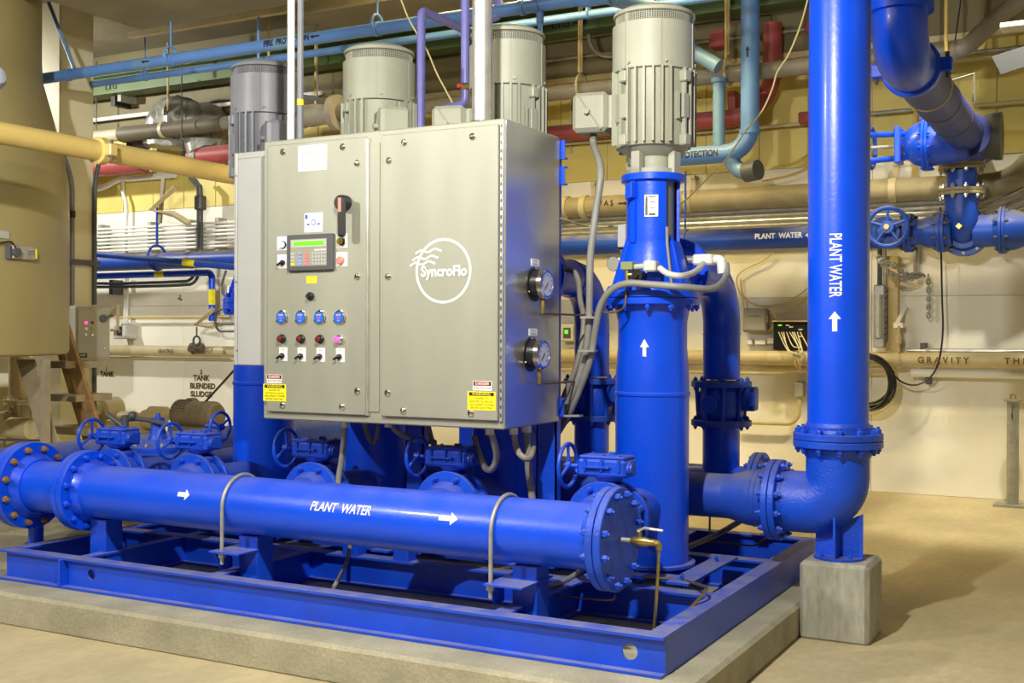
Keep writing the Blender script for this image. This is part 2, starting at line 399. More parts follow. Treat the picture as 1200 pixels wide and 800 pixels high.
# dropped slab and downstand beams of the ceiling
a = pz(57, 0, 5.0); c = pz(165, 35, 5.0)
struct('trim_1', B().box(c.x, 4.5, 5.2, c.y, 5.0, ZC, ch=.01), CEILM)
a = pz(300, 14, 5.05)
struct('trim_2', B().box(a.x, 4.5, 10.1, 10.9, 5.12, ZC, ch=.01), CEILM)
# concrete housekeeping pad
b = B(); b.prism([(0, 0), (0, .155), (.02, .175), (5.8, .175), (5.8, 0)], (-12.0, 4.31, 0), Y3, Z3, -0.0001)
b = B(); b.box(-12.0, -1.567, 4.31, 7.42, -.01, .175, ch=.018)
S('housekeeping_pad', b, CONC, 'long rough concrete pad standing on the floor beneath the blue steel skid', 'pad')
# buff painted column
a = py(37, 300, 10); c = py(70, 300, 10); e = px(110, 300, c.x)
b = B(); b.box(a.x, c.x, 10, e.y, -.01, ZC+.05, ch=.015); colm = S('building_column', b, COLUMNM, 'buff painted square concrete column behind the tan vessel', 'column')
CX, CY0, CY1 = c.x, 10, e.y
# green beam along the back wall
g0, g1 = run_x(111, 104, 900, 3, 12.0)
b = B(); zc_ = g0.z; b.box(-19, 2.3, 11.86, 12.14, zc_-.10, zc_-.08); b.box(-19, 2.3, 11.86, 12.14, zc_+.16, zc_+.18); b.box(-19, 2.3, 11.99, 12.01, zc_-.08, zc_+.16)
gb = S('steel_beam', b, GREEN, 'green painted steel beam running high along the back wall', 'beam')
for s, x, y in (('LTG', 130, 105), ('LTG', 657, 26), ('AIR', 680, 33)):
    q = py(x, y, 11.985); text(s, .13, (q.x, 11.985, zc_+.03), X3, Z3, INK, gb)

# ================================================================ skid frame
SZ0, SZ1 = .177, .345
skid = T('pump_skid', 'bright blue welded steel skid frame bolted on the concrete pad', 'skid', (-3.7, 5.9, SZ0))
def ibeam(axis, a0, a1, c, w_=.10, z0=SZ0, z1=SZ1, tf=.012, tw=.01, side=0, holes=None):
    """side 0: I section; +1/-1: channel with its web on that side"""
    b = B()
    def bx(u0, u1, z0_, z1_):
        if axis == 'x': b.box(a0, a1, c+u0, c+u1, z0_, z1_)
        else: b.box(c+u0, c+u1, a0, a1, z0_, z1_)
    h = w_/2; bx(-h, h, z0, z0+tf); bx(-h, h, z1-tf, z1)
    if side == 0: bx(-tw/2, tw/2, z0+tf, z1-tf)
    elif side > 0: bx(h-tw, h, z0+tf, z1-tf)
    else: bx(-h, -h+tw, z0+tf, z1-tf)
    return b
# front beam with its round lifting holes (web in pieces round octagonal openings)
b = B(); yc = 4.595; x0, x1 = -5.815, -1.722
b.prism([(0, 0), (.118, 0), (.118, .012), (0, .012)], (x0-.05, 4.535, SZ0), Y3, Z3, x1-x0+.05)
b.prism([(0, 0), (.095, 0), (.095, .012), (0, .012)], (x0-.05, 4.55, SZ1-.012), Y3, Z3, x1-x0+.05)
def webhole(b, cx, cz, r, xa, xb, z0, z1, y, n=16):
    """web panel xa..xb with a round hole, thickness .01"""
    for k in range(n):
        q0, q1 = 2*pi*k/n, 2*pi*(k+1)/n
        def outer(q):
            dx, dz = cos(q), sin(q); t = 1e9
            if dx > 1e-6: t = min(t, (xb-cx)/dx)
            if dx < -1e-6: t = min(t, (xa-cx)/dx)
            if dz > 1e-6: t = min(t, (z1-cz)/dz)
            if dz < -1e-6: t = min(t, (z0-cz)/dz)
            return (cx+dx*t, cz+dz*t)
        o0, o1 = outer(q0), outer(q1); poly = [(cx+r*cos(q0), cz+r*sin(q0)), o0]
        for cc in ((xb, z1), (xa, z1), (xa, z0), (xb, z0)):
            qa = math.atan2(cc[1]-cz, cc[0]-cx) % (2*pi)
            if q0+1e-6 < qa < q1-1e-6: poly.append(cc)
        poly += [o1, (cx+r*cos(q1), cz+r*sin(q1))]
        b.prism(poly, (0, y, 0), X3, Z3, .01)
hr = py(738.5, 763, 4.585); hl = py(108, 672.5, 4.585)
webhole(b, hl.x, hl.z, .030, x0, hl.x+.3, SZ0+.01, SZ1-.01, 4.59)
b.box(hl.x+.3, hr.x-.3, 4.58, 4.59, SZ0+.01, SZ1-.01)
webhole(b, hr.x, hr.z, .036, hr.x-.3, x1, SZ0+.01, SZ1-.01, 4.59)
P('front_beam', b, BLUESKID, skid)
P('side_beam', ibeam('y', 4.646, 7.3, x1-.045, .09, side=1).box(x1-.010, x1, 4.592, 4.646, SZ0+.01, SZ1-.01), BLUESKID, skid)
P('side_beam', ibeam('y', 4.66, 7.2, -5.80, .09), BLUESKID, skid)
P('rear_beam', ibeam('x', x0, x1-.092, 7.25, .09), BLUESKID, skid)
for x in (-5.25, -4.26, -2.54): P('cross_beam', ibeam('y', 4.65, 7.2, x, .075 if x < -3 else .09, z0=SZ0+.002, z1=SZ1-.002), BLUESKID, skid)
for y in (5.44, 6.42): P('long_beam', ibeam('x', -5.75, -1.81, y, .10), BLUESKID, skid)
P('stiffener', B().box(-5.325, -5.31, 4.53, 4.582, SZ0+.01, SZ1-.01), BLUESKID, skid)
for X0 in (-2.3, -3.2, -4.1, -5.0):
    b = B(); b.box(X0-.27, X0+.36, 5.60, 5.72, SZ1, SZ1+.018); P('mounting_plate', b, BLUESKID, skid)
    b = B(); b.box(X0+.24, X0+.36, 5.48, 6.3, SZ1+.018, SZ1+.030); P('mounting_plate', b, BLUESKID, skid)
    me = bolt_mesh(.012, .03, BLUECAST)
    for q in ((X0+.30, 5.55), (X0+.30, 6.1)): put('bolt', me, (q[0], q[1], SZ1+.026), Z3, skid)
# posts that carry the manifold
for X0 in (-5.30, -4.17, -2.50):
    w_ = .065; b = B(); b.box(X0-w_, X0+w_, 4.79, 4.92, SZ0+.01, .53, ch=.004); P('manifold_post', b, BLUESKID, skid)
    if X0 > -5:
        b = B(); b.box(X0-.13, X0+.07, 4.63, 4.95, .455, .463); P('bracket_plate', b, BLUESKID, skid)
        b = B(); b.prism([(0, 0), (.14, 0), (.14, -.10), (.05, -.10)], (X0-.115, 4.65, .455), Y3, Z3, .008); P('bracket_gusset', b, BLUESKID, skid)
for X0 in (-3.60, -3.95): P('stand_post', B().box(X0-.05, X0+.05, 5.40, 5.50, SZ1, .62, ch=.003), BLUESKID, skid)
# frame that carries the control cabinet
fr = T('cabinet_stand', 'blue steel channel stand holding up the stainless control cabinet', 'stand', (-3.45, 5.66, SZ1+.002))
for x in (-2.80, -3.65):
    b = B(); b.box(x-.06, x+.06, 5.615, 5.625, SZ1+.002, 2.60); b.box(x-.06, x-.052, 5.615, 5.67, SZ1+.002, 2.60); b.box(x+.052, x+.06, 5.615, 5.67, SZ1+.002, 2.60)
    P('upright', b, BLUESKID, fr)
for z in (2.56, 1.17, 2.42):
    L_ = .10 if z == 2.42 else -.02
    b = B(); b.box(-4.24, -2.70, 5.626, 5.632, z, z+.10); b.box(-4.24, -2.70, 5.632, 5.665, z+.092, z+.10); b.box(-4.24, -2.70, 5.632, 5.665, z, z+.008)
    P('crossbar', b, BLUESKID, fr)

# ================================================================ front suction manifold
MX, MY, MZ, MR = -2.03, 4.83, .687, .153
man = T('suction_manifold', 'large glossy blue horizontal pipe lettered PLANT WATER in front of the pumps', 'pipe', (-4.0, MY, MZ-MR))
b = B(); b.cyl((-5.40, MY, MZ), (MX-.08, MY, MZ), MR, n=48); P('pipe_barrel', b, BLUE, man)
b = B(); b.cyl((-5.86, MY, MZ), (-5.40, MY, MZ), MR, n=48); P('pipe_spool', b, BLUE, man)
flange(man, (MX-.040, MY, MZ), X3, .235, MR, .036, 12, BLUECAST, br=.017, blind=True)
flange(man, (-5.43, MY, MZ), X3, .235, MR, .040, 12, BLUE, br=.018)
flange(man, (-5.93, MY, MZ), X3, .262, MR+.008, .048, 12, BLUE, br=.020, mb=RUST)
def face(x, y, Y): q = py(x, y, Y); return q.x
vv = V((0, .28, .96)).normalized(); nn = X3.cross(vv)
def on_man(x): return V((x, MY, MZ))
vv = V((0, .34, .94)).normalized()
text('PLANT  WATER', .066, on_man((face(367, 586, 4.69)+face(432, 590, 4.69))/2), X3, vv, WLET, man, wrap=MR, bold=.02, shear=.25, fit=.37)
arrow(on_man(face(526, 595, 4.69)), X3, vv, MR, .105, .062, WLET, man)
arrow(on_man(face(216, 567.5, 4.69)), X3, vv, MR, .085, .062, WLET, man)
# supply pipe: the run behind, beyond the left flange
sp_ = T('supply_pipe', 'dusty blue main entering from the left edge and running back behind the valves', 'pipe', (-6.7, 7.0, MZ-.2))
P('pipe_barrel', B().tube([(-5.99, MY, MZ), (-6.68, MY, MZ), (-6.68, 9.1, MZ)], MR+.005, 36, bend=.32), BLUED, sp_)
P('weld_ring', B().ring((-6.68, 8.2, MZ), Y3, MR+.006, .010), BLUED, sp_)
P('weld_ring', B().ring((-6.68, 6.1, MZ), Y3, MR+.006, .008), BLUED, sp_)
sl = T('pipe_support', 'short blue round post propping the left flange of the manifold behind the skid', 'support', (-5.98, 5.05, .175))
q = pz(38, 652, .177)
P('post', B().cyl((-5.955, 4.90, .177), (-5.955, 4.90, .56), .045), BLUE, sl); P('foot_plate', B().cyl((-5.955, 4.90, .177), (-5.955, 4.90, .187), .07), BLUE, sl)
# U-bolts
for i, pxx in enumerate((258, 573)):
    x = py(pxx, 640, MY-MR-.017).x+.006
    u = T('pipe_ubolt', ['steel U-bolt strapping the blue manifold at its left bracket', 'steel U-bolt strapping the blue manifold nearer its end flange'][i], 'u-bolt', (x, MY, .38), 'U-bolts over the manifold')
    R_ = MR+.0105; pts = [(x, MY-R_, .392), (x, MY-R_, MZ-.02)]+[(x, MY-R_*cos(t*pi/14), MZ+R_*sin(t*pi/14)) for t in range(15)]+[(x, MY+R_, MZ-.02), (x, MY+R_, .392)]
    P('rod', B().tube(pts, .0105, 12), GALVD, u)
    for s in (-1, 1):
        P('nut', B().lathe((x, MY+s*R_, .428), Z3, [(0, .020), (.020, .020)], 6), GALVD, u)
        P('washer', B().cyl((x, MY+s*R_, .448), (x, MY+s*R_, .453), .026), GALVD, u)

# ================================================================ butterfly valves with gear operators
def valve(X0, Yc, label, zc_=MZ, body=True):
    t = T('butterfly_valve', label, 'valve', (X0, Yc, zc_-.2), 'blue gear operated valves behind the manifold')
    b = B(); b.lathe((X0, Yc-.035, zc_), Y3, [(0, .15), (.004, .165), (.066, .165), (.07, .15)], 36)
    for k in range(8):
        q = 2*pi*(k+.5)/8; b.cyl((X0+.175*cos(q), Yc-.03, zc_+.175*sin(q)), (X0+.175*cos(q), Yc+.03, zc_+.175*sin(q)), .022, n=10)
    P('valve_body', b, BLUECAST, t)
    b = B(); b.lathe((X0, Yc, zc_+.15), Z3, [(0, .045), (.03, .030), (.055, .030), (.06, .055), (.075, .055)], 24); P('neck', b, BLUECAST, t)
    z0 = zc_+.222; b = B()
    b.box(X0-.135, X0+.125, Yc-.075, Yc+.075, z0, z0+.088, ch=.012)
    b.lathe((X0+.01, Yc, z0-.02), Z3, [(0, .062), (.025, .085)], 24)
    for dx in (-.09, .0, .09): b.cyl((X0+dx, Yc-.076, z0+.03), (X0+dx, Yc-.076, z0+.088), .010, n=8)
    P('gear_housing', b, BLUECAST, t)
    b = B(); b.box(X0-.128, X0+.118, Yc-.070, Yc+.070, z0+.0885, z0+.104, ch=.006)
    for dx, dy in ((-.10, -.05), (.09, -.05), (-.10, .05), (.09, .05), (0, -.05)): b.lathe((X0+dx, Yc+dy, z0+.1035), Z3, [(0, .008), (.007, .008)], 6)
    b.cyl((X0+.02, Yc+.02, z0+.104), (X0+.02, Yc+.02, z0+.118), .02, n=14); P('cover', b, BLUECAST, t)
    P('pointer_ledge', B().box(X0-.085, X0+.045, Yc-.095, Yc-.075, z0+.046, z0+.054), BLUECAST, t)
    P('shaft_boss', B().lathe((X0+.124, Yc-.03, z0+.045), X3, [(0, .034), (.012, .034), (.016, .028), (.024, .026)], 20), BLUECAST, t)
    hx = X0-.205; hy = Yc-.03; hz = z0+.045
    P('shaft', B().cyl((hx+.003, hy, hz), (X0-.134, hy, hz), .011, n=12), BLUECAST, t)
    hw = P('handwheel', B().ring((hx, hy, hz), X3, .108, .0105, 10, 40), BLUECAST, t)
    P('hub', B().cyl((hx-.015, hy, hz), (hx+.018, hy, hz), .02, n=14), BLUECAST, hw)
    for k in range(3):
        q = radians(90+120*k); P('spoke', B().cyl((hx+.004, hy+.014*cos(q), hz+.014*sin(q)), (hx, hy+.1*cos(q), hz+.1*sin(q)), .0085, n=8), BLUECAST, hw)
    return t
VL = [(-2.30, 'blue geared valve with handwheel beside the first pump and the manifold end'),
      (-3.20, 'blue geared valve in the shadow under the right half of the cabinet'),
      (-4.10, 'blue geared valve in the shadow under the left half of the cabinet'),
      (-5.00, 'blue geared valve with handwheel left of the slate motor pump'),
      (-5.68, 'leftmost blue geared valve with handwheel above the manifold joint')]
for X0, lb in VL: valve(X0, 5.30, lb)
# short pipes joining manifold, valve and pump
for i, (X0, lb) in enumerate([(-2.3, 'first pump'), (-3.2, 'second pump'), (-4.1, 'third pump'), (-5.0, 'slate motor pump')]):
    t = T('suction_branch', 'short blue flanged suction pipe feeding the %s' % lb, 'pipe', (X0, 5.3, MZ-.2), 'suction branches behind the manifold')
    P('pipe_stub', B().cyl((X0, MY+.10, MZ), (X0, 5.2, MZ), .115, n=32), BLUECAST, t)
    P('pipe_stub', B().cyl((X0, 5.4, MZ), (X0, 5.74, MZ), .115, n=32), BLUECAST, t)
    flange(t, (X0, 5.247, MZ), Y3, .20, .117, .030, 8, BLUECAST, br=.015, pair=False)
    flange(t, (X0, 5.353, MZ), Y3, .20, .117, .030, 8, BLUECAST, br=.015, pair=False)
t = T('bypass_branch', 'blue flanged branch under the leftmost geared valve', 'pipe', (-5.68, 5.3, MZ-.2))
P('pipe_stub', B().cyl((-5.68, MY+.1, MZ), (-5.68, 5.21, MZ), .115, n=32), BLUECAST, t)
P('pipe_stub', B().cyl((-5.68, 5.38, MZ), (-5.68, 7.1, MZ), .115, n=32), BLUECAST, t)
flange(t, (-5.68, 5.247, MZ), Y3, .20, .117, .030, 8, BLUECAST, br=.015, pair=False)
flange(t, (-5.68, 5.353, MZ), Y3, .20, .117, .030, 8, BLUECAST, br=.015, pair=False)
# relief valve between the two left geared valves
q = py(185, 524, 5.95); rx, ry, rz = q.x, q.y, q.z
t = T('relief_valve', 'round blue diaphragm valve with black pilot fittings between the two left handwheels', 'valve', (rx, ry, rz-.28))
b = B(); b.lathe((rx, ry, rz-.26), Z3, [(0, .10), (.05, .13), (.18, .15), (.22, .19), (.245, .19)], 32); P('valve_body', b, BLUECAST, t)
b = B(); b.lathe((rx, ry, rz-.012), Z3, [(0, .19), (.02, .19), (.026, .17), (.07, .07), (.10, .06)], 32); bn = P('bonnet', b, BLUECAST, t)
me = bolt_mesh(.013, .045, GALVD)
for k in range(10): q = 2*pi*k/10; put('bolt', me, (rx+.165*cos(q), ry+.165*sin(q), rz-.006), Z3, bn)
b = B(); b.lathe((rx, ry, rz+.088), Z3, [(0, .06), (.05, .05), (.12, .046), (.125, .02), (.15, .016)], 6); P('bonnet_cap', b, BLUECAST, t)
b = B(); b.tube([(rx-.30, ry-.08, rz+.06), (rx-.30, ry-.08, rz+.19), (rx-.1, ry-.06, rz+.20), (rx+.14, ry-.05, rz+.17)], .017, 10, bend=.05)
b.tube([(rx-.38, ry-.1, rz+.22), (rx-.25, ry-.1, rz+.16), (rx-.18, ry-.1, rz+.05)], .02, 8); b.ball((rx-.16, ry-.08, rz+.22), .032); b.cyl((rx-.23, ry-.08, rz+.08), (rx-.23, ry-.08, rz+.22), .026)
P('pilot_tubing', b, DARK, t)
# extra handwheel behind
q = py(258, 500, 5.75)
t = T('rear_handwheel', 'blue handwheel peeping out behind the valve left of the slate motor pump', 'handwheel', (q.x, q.y, q.z-.1))
hw = P('rim', B().ring((q.x, q.y, q.z), X3, .095, .010), BLUECAST, t); P('spindle', B().cyl((q.x-.12, q.y, q.z), (q.x+.03, q.y, q.z), .014), BLUECAST, t)
P('hub', B().cyl((q.x-.015, q.y, q.z), (q.x+.02, q.y, q.z), .022), BLUECAST, t)
for k in range(3): a_ = radians(30+120*k); P('spoke', B().cyl((q.x, q.y, q.z), (q.x, q.y+.09*cos(a_), q.z+.09*sin(a_)), .008, n=8), BLUECAST, t)

# ================================================================ vertical pumps
PZK = lambda y: 3.391-(y-8)*.004624
def pump(X0, label, mm, boxang, arrowp=False):
    Yc = 5.90; t = T('vertical_pump', label, 'pump', (X0, Yc, SZ1+.03), 'vertical pumps standing in a row on the skid')
    c = V((X0, Yc, 0)); L_ = lambda z, prof, n=40: B().lathe(c+Z3*z, Z3, prof, n)
    zb = .377; r1, r2 = .199, .187; zf = PZK(358)
    P('barrel', L_(zb, [(0, r1), (.905, r1), (.912, r1+.006), (.925, r1+.006), (.932, r1), (1.04, r1-.002), (1.17, r2), (zf-zb-.09, r2), (zf-zb-.03, r2+.012), (zf-zb, r2+.03)], 48), BLUE, t)
    P('foot_ring', L_(SZ1+.0305, [(0, .235), (.016, .235)]), BLUESKID, t)
    zt = PZK(342); R = .256
    fl = flange(t, (X0, Yc, (zf+zt)/2), Z3, R, r2+.02, (zt-zf)/2-.002, 12, BLUE, br=.016, hub=False)
    # head: drum with access windows, ribs and gussets
    zh0, zh1 = zt, PZK(214); b = B(); rH = .146; zw0, zw1 = PZK(284), PZK(220)
    b.lathe(c+Z3*zh0, Z3, [(0, .215), (.03, .21), (zw0-zh0-.03, rH+.012), (zw0-zh0, rH)], 40)
    wins = [(radians(-40), radians(10)), (radians(95), radians(145)), (radians(185), radians(215))]
    n = 72
    for i in range(n):
        q0 = 2*pi*i/n; q1 = 2*pi*(i+1)/n; mid = (q0+q1)/2
        if any(a0 <= mid <= a1 or a0 <= mid-2*pi <= a1 for a0, a1 in wins): continue
        v = []
        for z in (zw0, zh1):
            for q in (q0, q1):
                for rr in (rH, rH-.016): v.append(c+V((rr*cos(q), rr*sin(q), z)))
        b.add(v, [(0, 2, 6, 4), (1, 5, 7, 3), (0, 1, 3, 2), (4, 6, 7, 5), (0, 4, 5, 1), (2, 3, 7, 6)])
    P('drive_head', b, BLUE, t)
    P('head_screen', L_(zw0, [(0, rH-.03), (zh1-zw0, rH-.03)]), MESHM, t)
    P('head_flange', L_(zh1-.002, [(0, .165), (.004, .172), (.036, .172), (.04, .166)]), BLUE, t)
    for k, q in enumerate((radians(-138), radians(-25), radians(60), radians(165))):
        d = V((cos(q), sin(q), 0)); s = V((-sin(q), cos(q), 0))
        P('gusset', B().prism([(.13, zh0+.003), (.235, zh0+.003), (.228, zh0+.04), (.150, zw0+.02), (.13, zw0+.02)], c-s*.006, d, Z3, -.012), BLUE, t)
    q = radians(-112); d = V((cos(q), sin(q), 0)); s = V((-sin(q), cos(q), 0))
    P('head_rib', B().obox(c+d*.148+Z3*(zw0+zh1)/2, (.024, .036, zh1-zw0+.02), (d, s, Z3)), BLUE, t)
    P('head_lug', B().obox(c+d*.168+Z3*(zh1-.06), (.05, .05, .085), (d, (s+Z3*.2).normalized(), Z3), ch=.004), BLUE, t)
    q = radians(-72); d = V((cos(q), sin(q), 0)); s = V((-sin(q), cos(q), 0)); zc_ = (PZK(232)+PZK(257))/2
    P('nameplate', B().obox(c+d*(rH+.001)+Z3*zc_, (.003, .072, .115), (d, s, Z3)), GALV, t)
    P('nameplate_print', B().obox(c+d*(rH+.0035)+Z3*zc_-s*.026, (.002, .012, .10), (d, s, Z3)).obox(c+d*(rH+.0035)+Z3*(zc_-.045)+s*.005, (.002, .035, .012), (d, s, Z3)).obox(c+d*(rH+.0035)+Z3*(zc_+.048)+s*.005, (.002, .04, .006), (d, s, Z3)).obox(c+d*(rH+.0035)+Z3*(zc_+.02)+s*.008, (.002, .03, .004), (d, s, Z3)).obox(c+d*(rH+.0035)+Z3*(zc_-.01)+s*.008, (.002, .03, .004), (d, s, Z3)), DARK, t)
    q = radians(-42); d = V((cos(q), sin(q), 0))
    P('wire_duct', B().tube([c+d*.165+Z3*(zw0+.07), c+d*.168+Z3*(zw0-.02), c+d*.22+Z3*(zh0+.03)], .008, 8), CONDUIT, t)
    # motor
    z = zh1+.038
    P('motor_base', L_(z, [(0, .145), (.025, .145), (.026, .105), (PZK(186)-z, .11), (PZK(180)-z, .16), (PZK(172)-z, .205)]), mm, t)
    for k in range(4):
        q = radians(-105+90*k); d = V((cos(q), sin(q), 0)); s = V((-sin(q), cos(q), 0))
        P('base_leg', B().obox(c+d*.14+Z3*(z+.055), (.04, .055, .12), (d, s, Z3)), mm, t)
    zm0, zm1 = PZK(175), PZK(86); b = B(); b.lathe(c+Z3*zm0, Z3, [(0, .200), (.01, .205), (zm1-zm0, .205)], 48)
    for k in range(30):
        q = 2*pi*k/30+.05; d = V((cos(q), sin(q), 0)); s = V((-sin(q), cos(q), 0)); lo, hi = zm0+.012, zm1-.004
        if abs(((q-boxang+pi) % (2*pi))-pi) < .5: continue
        if k % 8 == 3: lo += .12; hi -= .13
        b.obox(c+d*.2125+Z3*(lo+hi)/2, (.040, .011, hi-lo), (d, s, Z3))
    P('motor_frame', b, mm, t)
    for q in (radians(-112), radians(-20), radians(70), radians(160)):
        d = V((cos(q), sin(q), 0)); s = V((-sin(q), cos(q), 0))
        for zz in (zm0+.025, zm1-.05): P('frame_lug', B().obox(c+d*.222+Z3*zz, (.045, .05, .06), (d, s, Z3), ch=.006), mm, t)
        P('mount_pad', B().obox(c+d*.215+Z3*(zm0+zm1)/2, (.035, .05, .13), (d, s, Z3), ch=.004), mm, t)
    zs0, zs1 = PZK(88), PZK(33)
    sh = P('fan_shroud', L_(zs0, [(0, .216), (.003, .222), (zs1-zs0-.004, .222), (zs1-zs0, .214)], 48), mm, t)
    for q in (radians(-112), radians(-60), radians(0)):
        d = V((cos(q), sin(q), 0)); s = V((-sin(q), cos(q), 0)); P('seam_strip', B().obox(c+d*.2235+Z3*(zs0+zs1)/2, (.004, .016, zs1-zs0-.01), (d, s, Z3)), mm, sh)
        P('screw', B().cyl(c+d*.222+Z3*(zs0+.03)+s*.03, c+d*.230+Z3*(zs0+.03)+s*.03, .009, n=10), mm, sh)
    zc0, zc1 = PZK(23), PZK(7)
    P('screen_core', L_(zs1-.001, [(0, .185), (zc0-zs1+.002, .185)]), BLACK, t)
    b = B(); n = 100
    for i in range(n):
        q = 2*pi*i/n; b.obox(c+V((.203*cos(q), .203*sin(q), (zs1+zc0)/2)), (.003, .0042, zc0-zs1), (V((cos(q), sin(q), 0)), V((-sin(q), cos(q), 0)), Z3))
    for k in range(1, 6): b.ring(c+Z3*(zs1+(zc0-zs1)*k/6), Z3, .203, .0018, 4, 48)
    P('fan_screen', b, mm, t, kind='stuff')
    b = B(); q = radians(-112); d = V((cos(q), sin(q), 0)); s = V((-sin(q), cos(q), 0)); b.obox(c+d*.205+Z3*(zs1+zc0)/2, (.006, .02, zc0-zs1), (d, s, Z3)); P('seam_post', b, mm, t)
    P('motor_cap', L_(zc0, [(0, .205), (.004, .216), (.012, .218), (.022, .214), (.045, .17), (zc1-zc0, .05)], 48), mm, t)
    # conduit box
    d = V((cos(boxang), sin(boxang), 0)); s = V((-sin(boxang), cos(boxang), 0)); zb0, zb1 = PZK(153), PZK(106)
    bx = P('conduit_box', B().obox(c+d*.335+Z3*(zb0+zb1)/2, (.20, .18, zb1-zb0), (d, s, Z3), ch=.022), mm, t)
    P('box_throat', B().obox(c+d*.225+Z3*(zb0+zb1)/2, (.06, .12, zb1-zb0-.04), (d, s, Z3)), mm, t)
    dd = (d*.9+Z3*1.3).normalized()
    sg = -1 if s.y > 0 else 1
    if s.y*sg > 0: sg = -sg
    P('cover_seam', B().tube([c+d*.27+s*sg*.091+Z3*(zb0+.01), c+d*.40+s*sg*.091+Z3*(zb1-.01)], .006, 6), mm, bx)
    P('cover_boss', B().cyl(c+d*.345+s*sg*.085+Z3*(zb0+zb1)/2, c+d*.345+s*sg*.118+Z3*(zb0+zb1)/2, .016, n=12), mm, bx)
    return t, c, d, s, zb0
PU = []
for X0, lb, mm, ba, ar in ((-2.30, 'nearest vertical pump with blue barrel and full grey motor right of the cabinet', MOTOR, radians(188), 1),
                           (-3.20, 'vertical pump whose grey motor rises behind the right end of the cabinet', MOTOR, radians(196), 0),
                           (-4.10, 'vertical pump whose grey motor rises behind the middle of the cabinet', MOTOR, radians(-42), 0),
                           (-5.00, 'farthest vertical pump with slate grey motor behind the left end of the cabinet', MOTORD, radians(-36), 0)):
    PU.append(pump(X0, lb, mm, ba, ar))
# white flow arrow on the first barrel
pt = PU[0][0]
ad = (py(755.5, 412, 5.72)-V((-2.3, 5.9, 0))); ad.z = 0; ad.normalize()
uu = Z3; vv2 = ad.cross(uu)   # u x v = n
vv2 = V((0, 0, 1)).cross(ad)*-1
q = py(755.5, 412, 5.72)
vt = ad.cross(Z3); 
arrow((-2.3, 5.9, q.z+.01), Z3, vt if Z3.cross(vt).dot(ad) > 0 else -vt, .189, .115, .05, WLET, pt)
# discharge pipes behind the pumps
for i, X0 in enumerate((-2.3, -3.2, -4.1, -5.0)):
    t = T('discharge_pipe', ['blue discharge elbow and downpipe right behind the nearest pump', 'blue discharge elbow and downpipe between cabinet side and nearest pump',
          'blue discharge pipe behind the middle of the cabinet', 'blue discharge pipe behind the slate motor pump'][i], 'pipe', (X0, 7.1, .75), 'pump discharge pipes')
    zc_ = 1.975; r = .117
    P('elbow_pipe', B().tube([(X0, 6.02, zc_), (X0, 7.1, zc_), (X0, 7.1, 1.335)], r, 32, bend=.36, k=12), BLUE, t)
    P('lower_pipe', B().cyl((X0, 7.1, 1.035), (X0, 7.1, .74), r, n=32), BLUE, t)
    P('weld_ring', B().ring((X0, 6.745, zc_), Y3, r+.001, .006), BLUE, t); P('weld_ring', B().ring((X0, 7.1, 1.62), Z3, r+.001, .004), BLUE, t)
    flange(t, (X0, 6.30, zc_), Y3, .19, r, .026, 8, BLUE, br=.012)
    fu = flange(t, (X0, 7.1, 1.305), Z3, .190, r, .036, 8, BLUED, br=.014, pair=False, hub=False)
    fu = flange(t, (X0, 7.1, 1.060), Z3, .190, r, .036, 8, BLUED, br=.013, pair=False, hub=False)
    b = B(); b.lathe((X0, 7.1, 1.06), Z3, [(.016, .12), (.05, .14), (.19, .14), (.23, .12)], 32)
    b.lathe((X0-.02, 6.98, 1.18), (-.15, -1, 0), [(0, .055), (.05, .055), (.055, .048)], 16)
    for k in range(8): a_ = 2*pi*(k+.5)/8; b.cyl((X0+.14*cos(a_), 7.1+.155*sin(a_), 1.07), (X0+.155*cos(a_), 7.1+.155*sin(a_), 1.295), .014, n=8)
    P('valve_body', b, BLUECAST, t)
    b = B(); b.box(X0+.125, X0+.225, 7.06, 7.16, 1.14, 1.29, ch=.01); b.cyl((X0+.2, 7.02, 1.215), (X0+.2, 7.06, 1.215), .045, n=16); P('gear_housing', b, BLUECAST, t)
    if i < 2: P('handwheel', B().ring((X0-.125, 7.30, 1.36), (1, .3, 0), .075, .009), BLUE, t)
rm = T('rear_header', 'shadowed blue header pipe on the floor side of the skid behind the discharge valves', 'pipe', (-3.7, 7.1, .5))
P('pipe_barrel', B().cyl((-5.7, 7.1, .655), (-2.10, 7.1, .655), .135, n=40), BLUE, rm)
flange(rm, (-2.055, 7.1, .655), X3, .228, .135, .03, 10, BLUED, br=.016, blind=True)

# ================================================================ discharge header, elbow and big riser
RX, RY, RR = -1.40, 6.33, .161
dh = T('discharge_header', 'dusty blue horizontal header behind the pump barrels leading to the big riser', 'pipe', (-3.6, RY, .57))
P('pipe_barrel', B().cyl((-5.6, RY+.04, .700), (-2.02, RY+.04, .700), .125, n=40), BLUED, dh)
P('reducer', B().lathe((-2.03, RY+.04, .700), X3, [(0, .1255), (.03, .128), (.12, .152), (.17, .158), (.26, .159)], 40), BLUED, dh)
for k in range(3): P('hose_clamp', B().ring((-1.86+k*.028, RY+.04, .70), X3, .157, .004), BLUED, dh)
ri = T('riser_pipe', 'huge blue vertical riser lettered PLANT WATER standing on the concrete pedestal', 'pipe', (RX, RY, .42))
P('riser_barrel', B().cyl((RX, RY, 1.09), (RX, RY, ZC+.01), RR, n=56), BLUE, ri)
flange(ri, (RX, RY, 1.052), Z3, .236, RR, .036, 12, BLUECAST, br=.018)
P('flange_collar', B().cyl((RX, RY, 1.09), (RX, RY, 1.125), .180, n=40), BLUECAST, ri)
flange(ri, (-1.735, RY+.02, .703), X3, .222, RR-.002, .034, 12, BLUECAST, br=.017, hub=False)
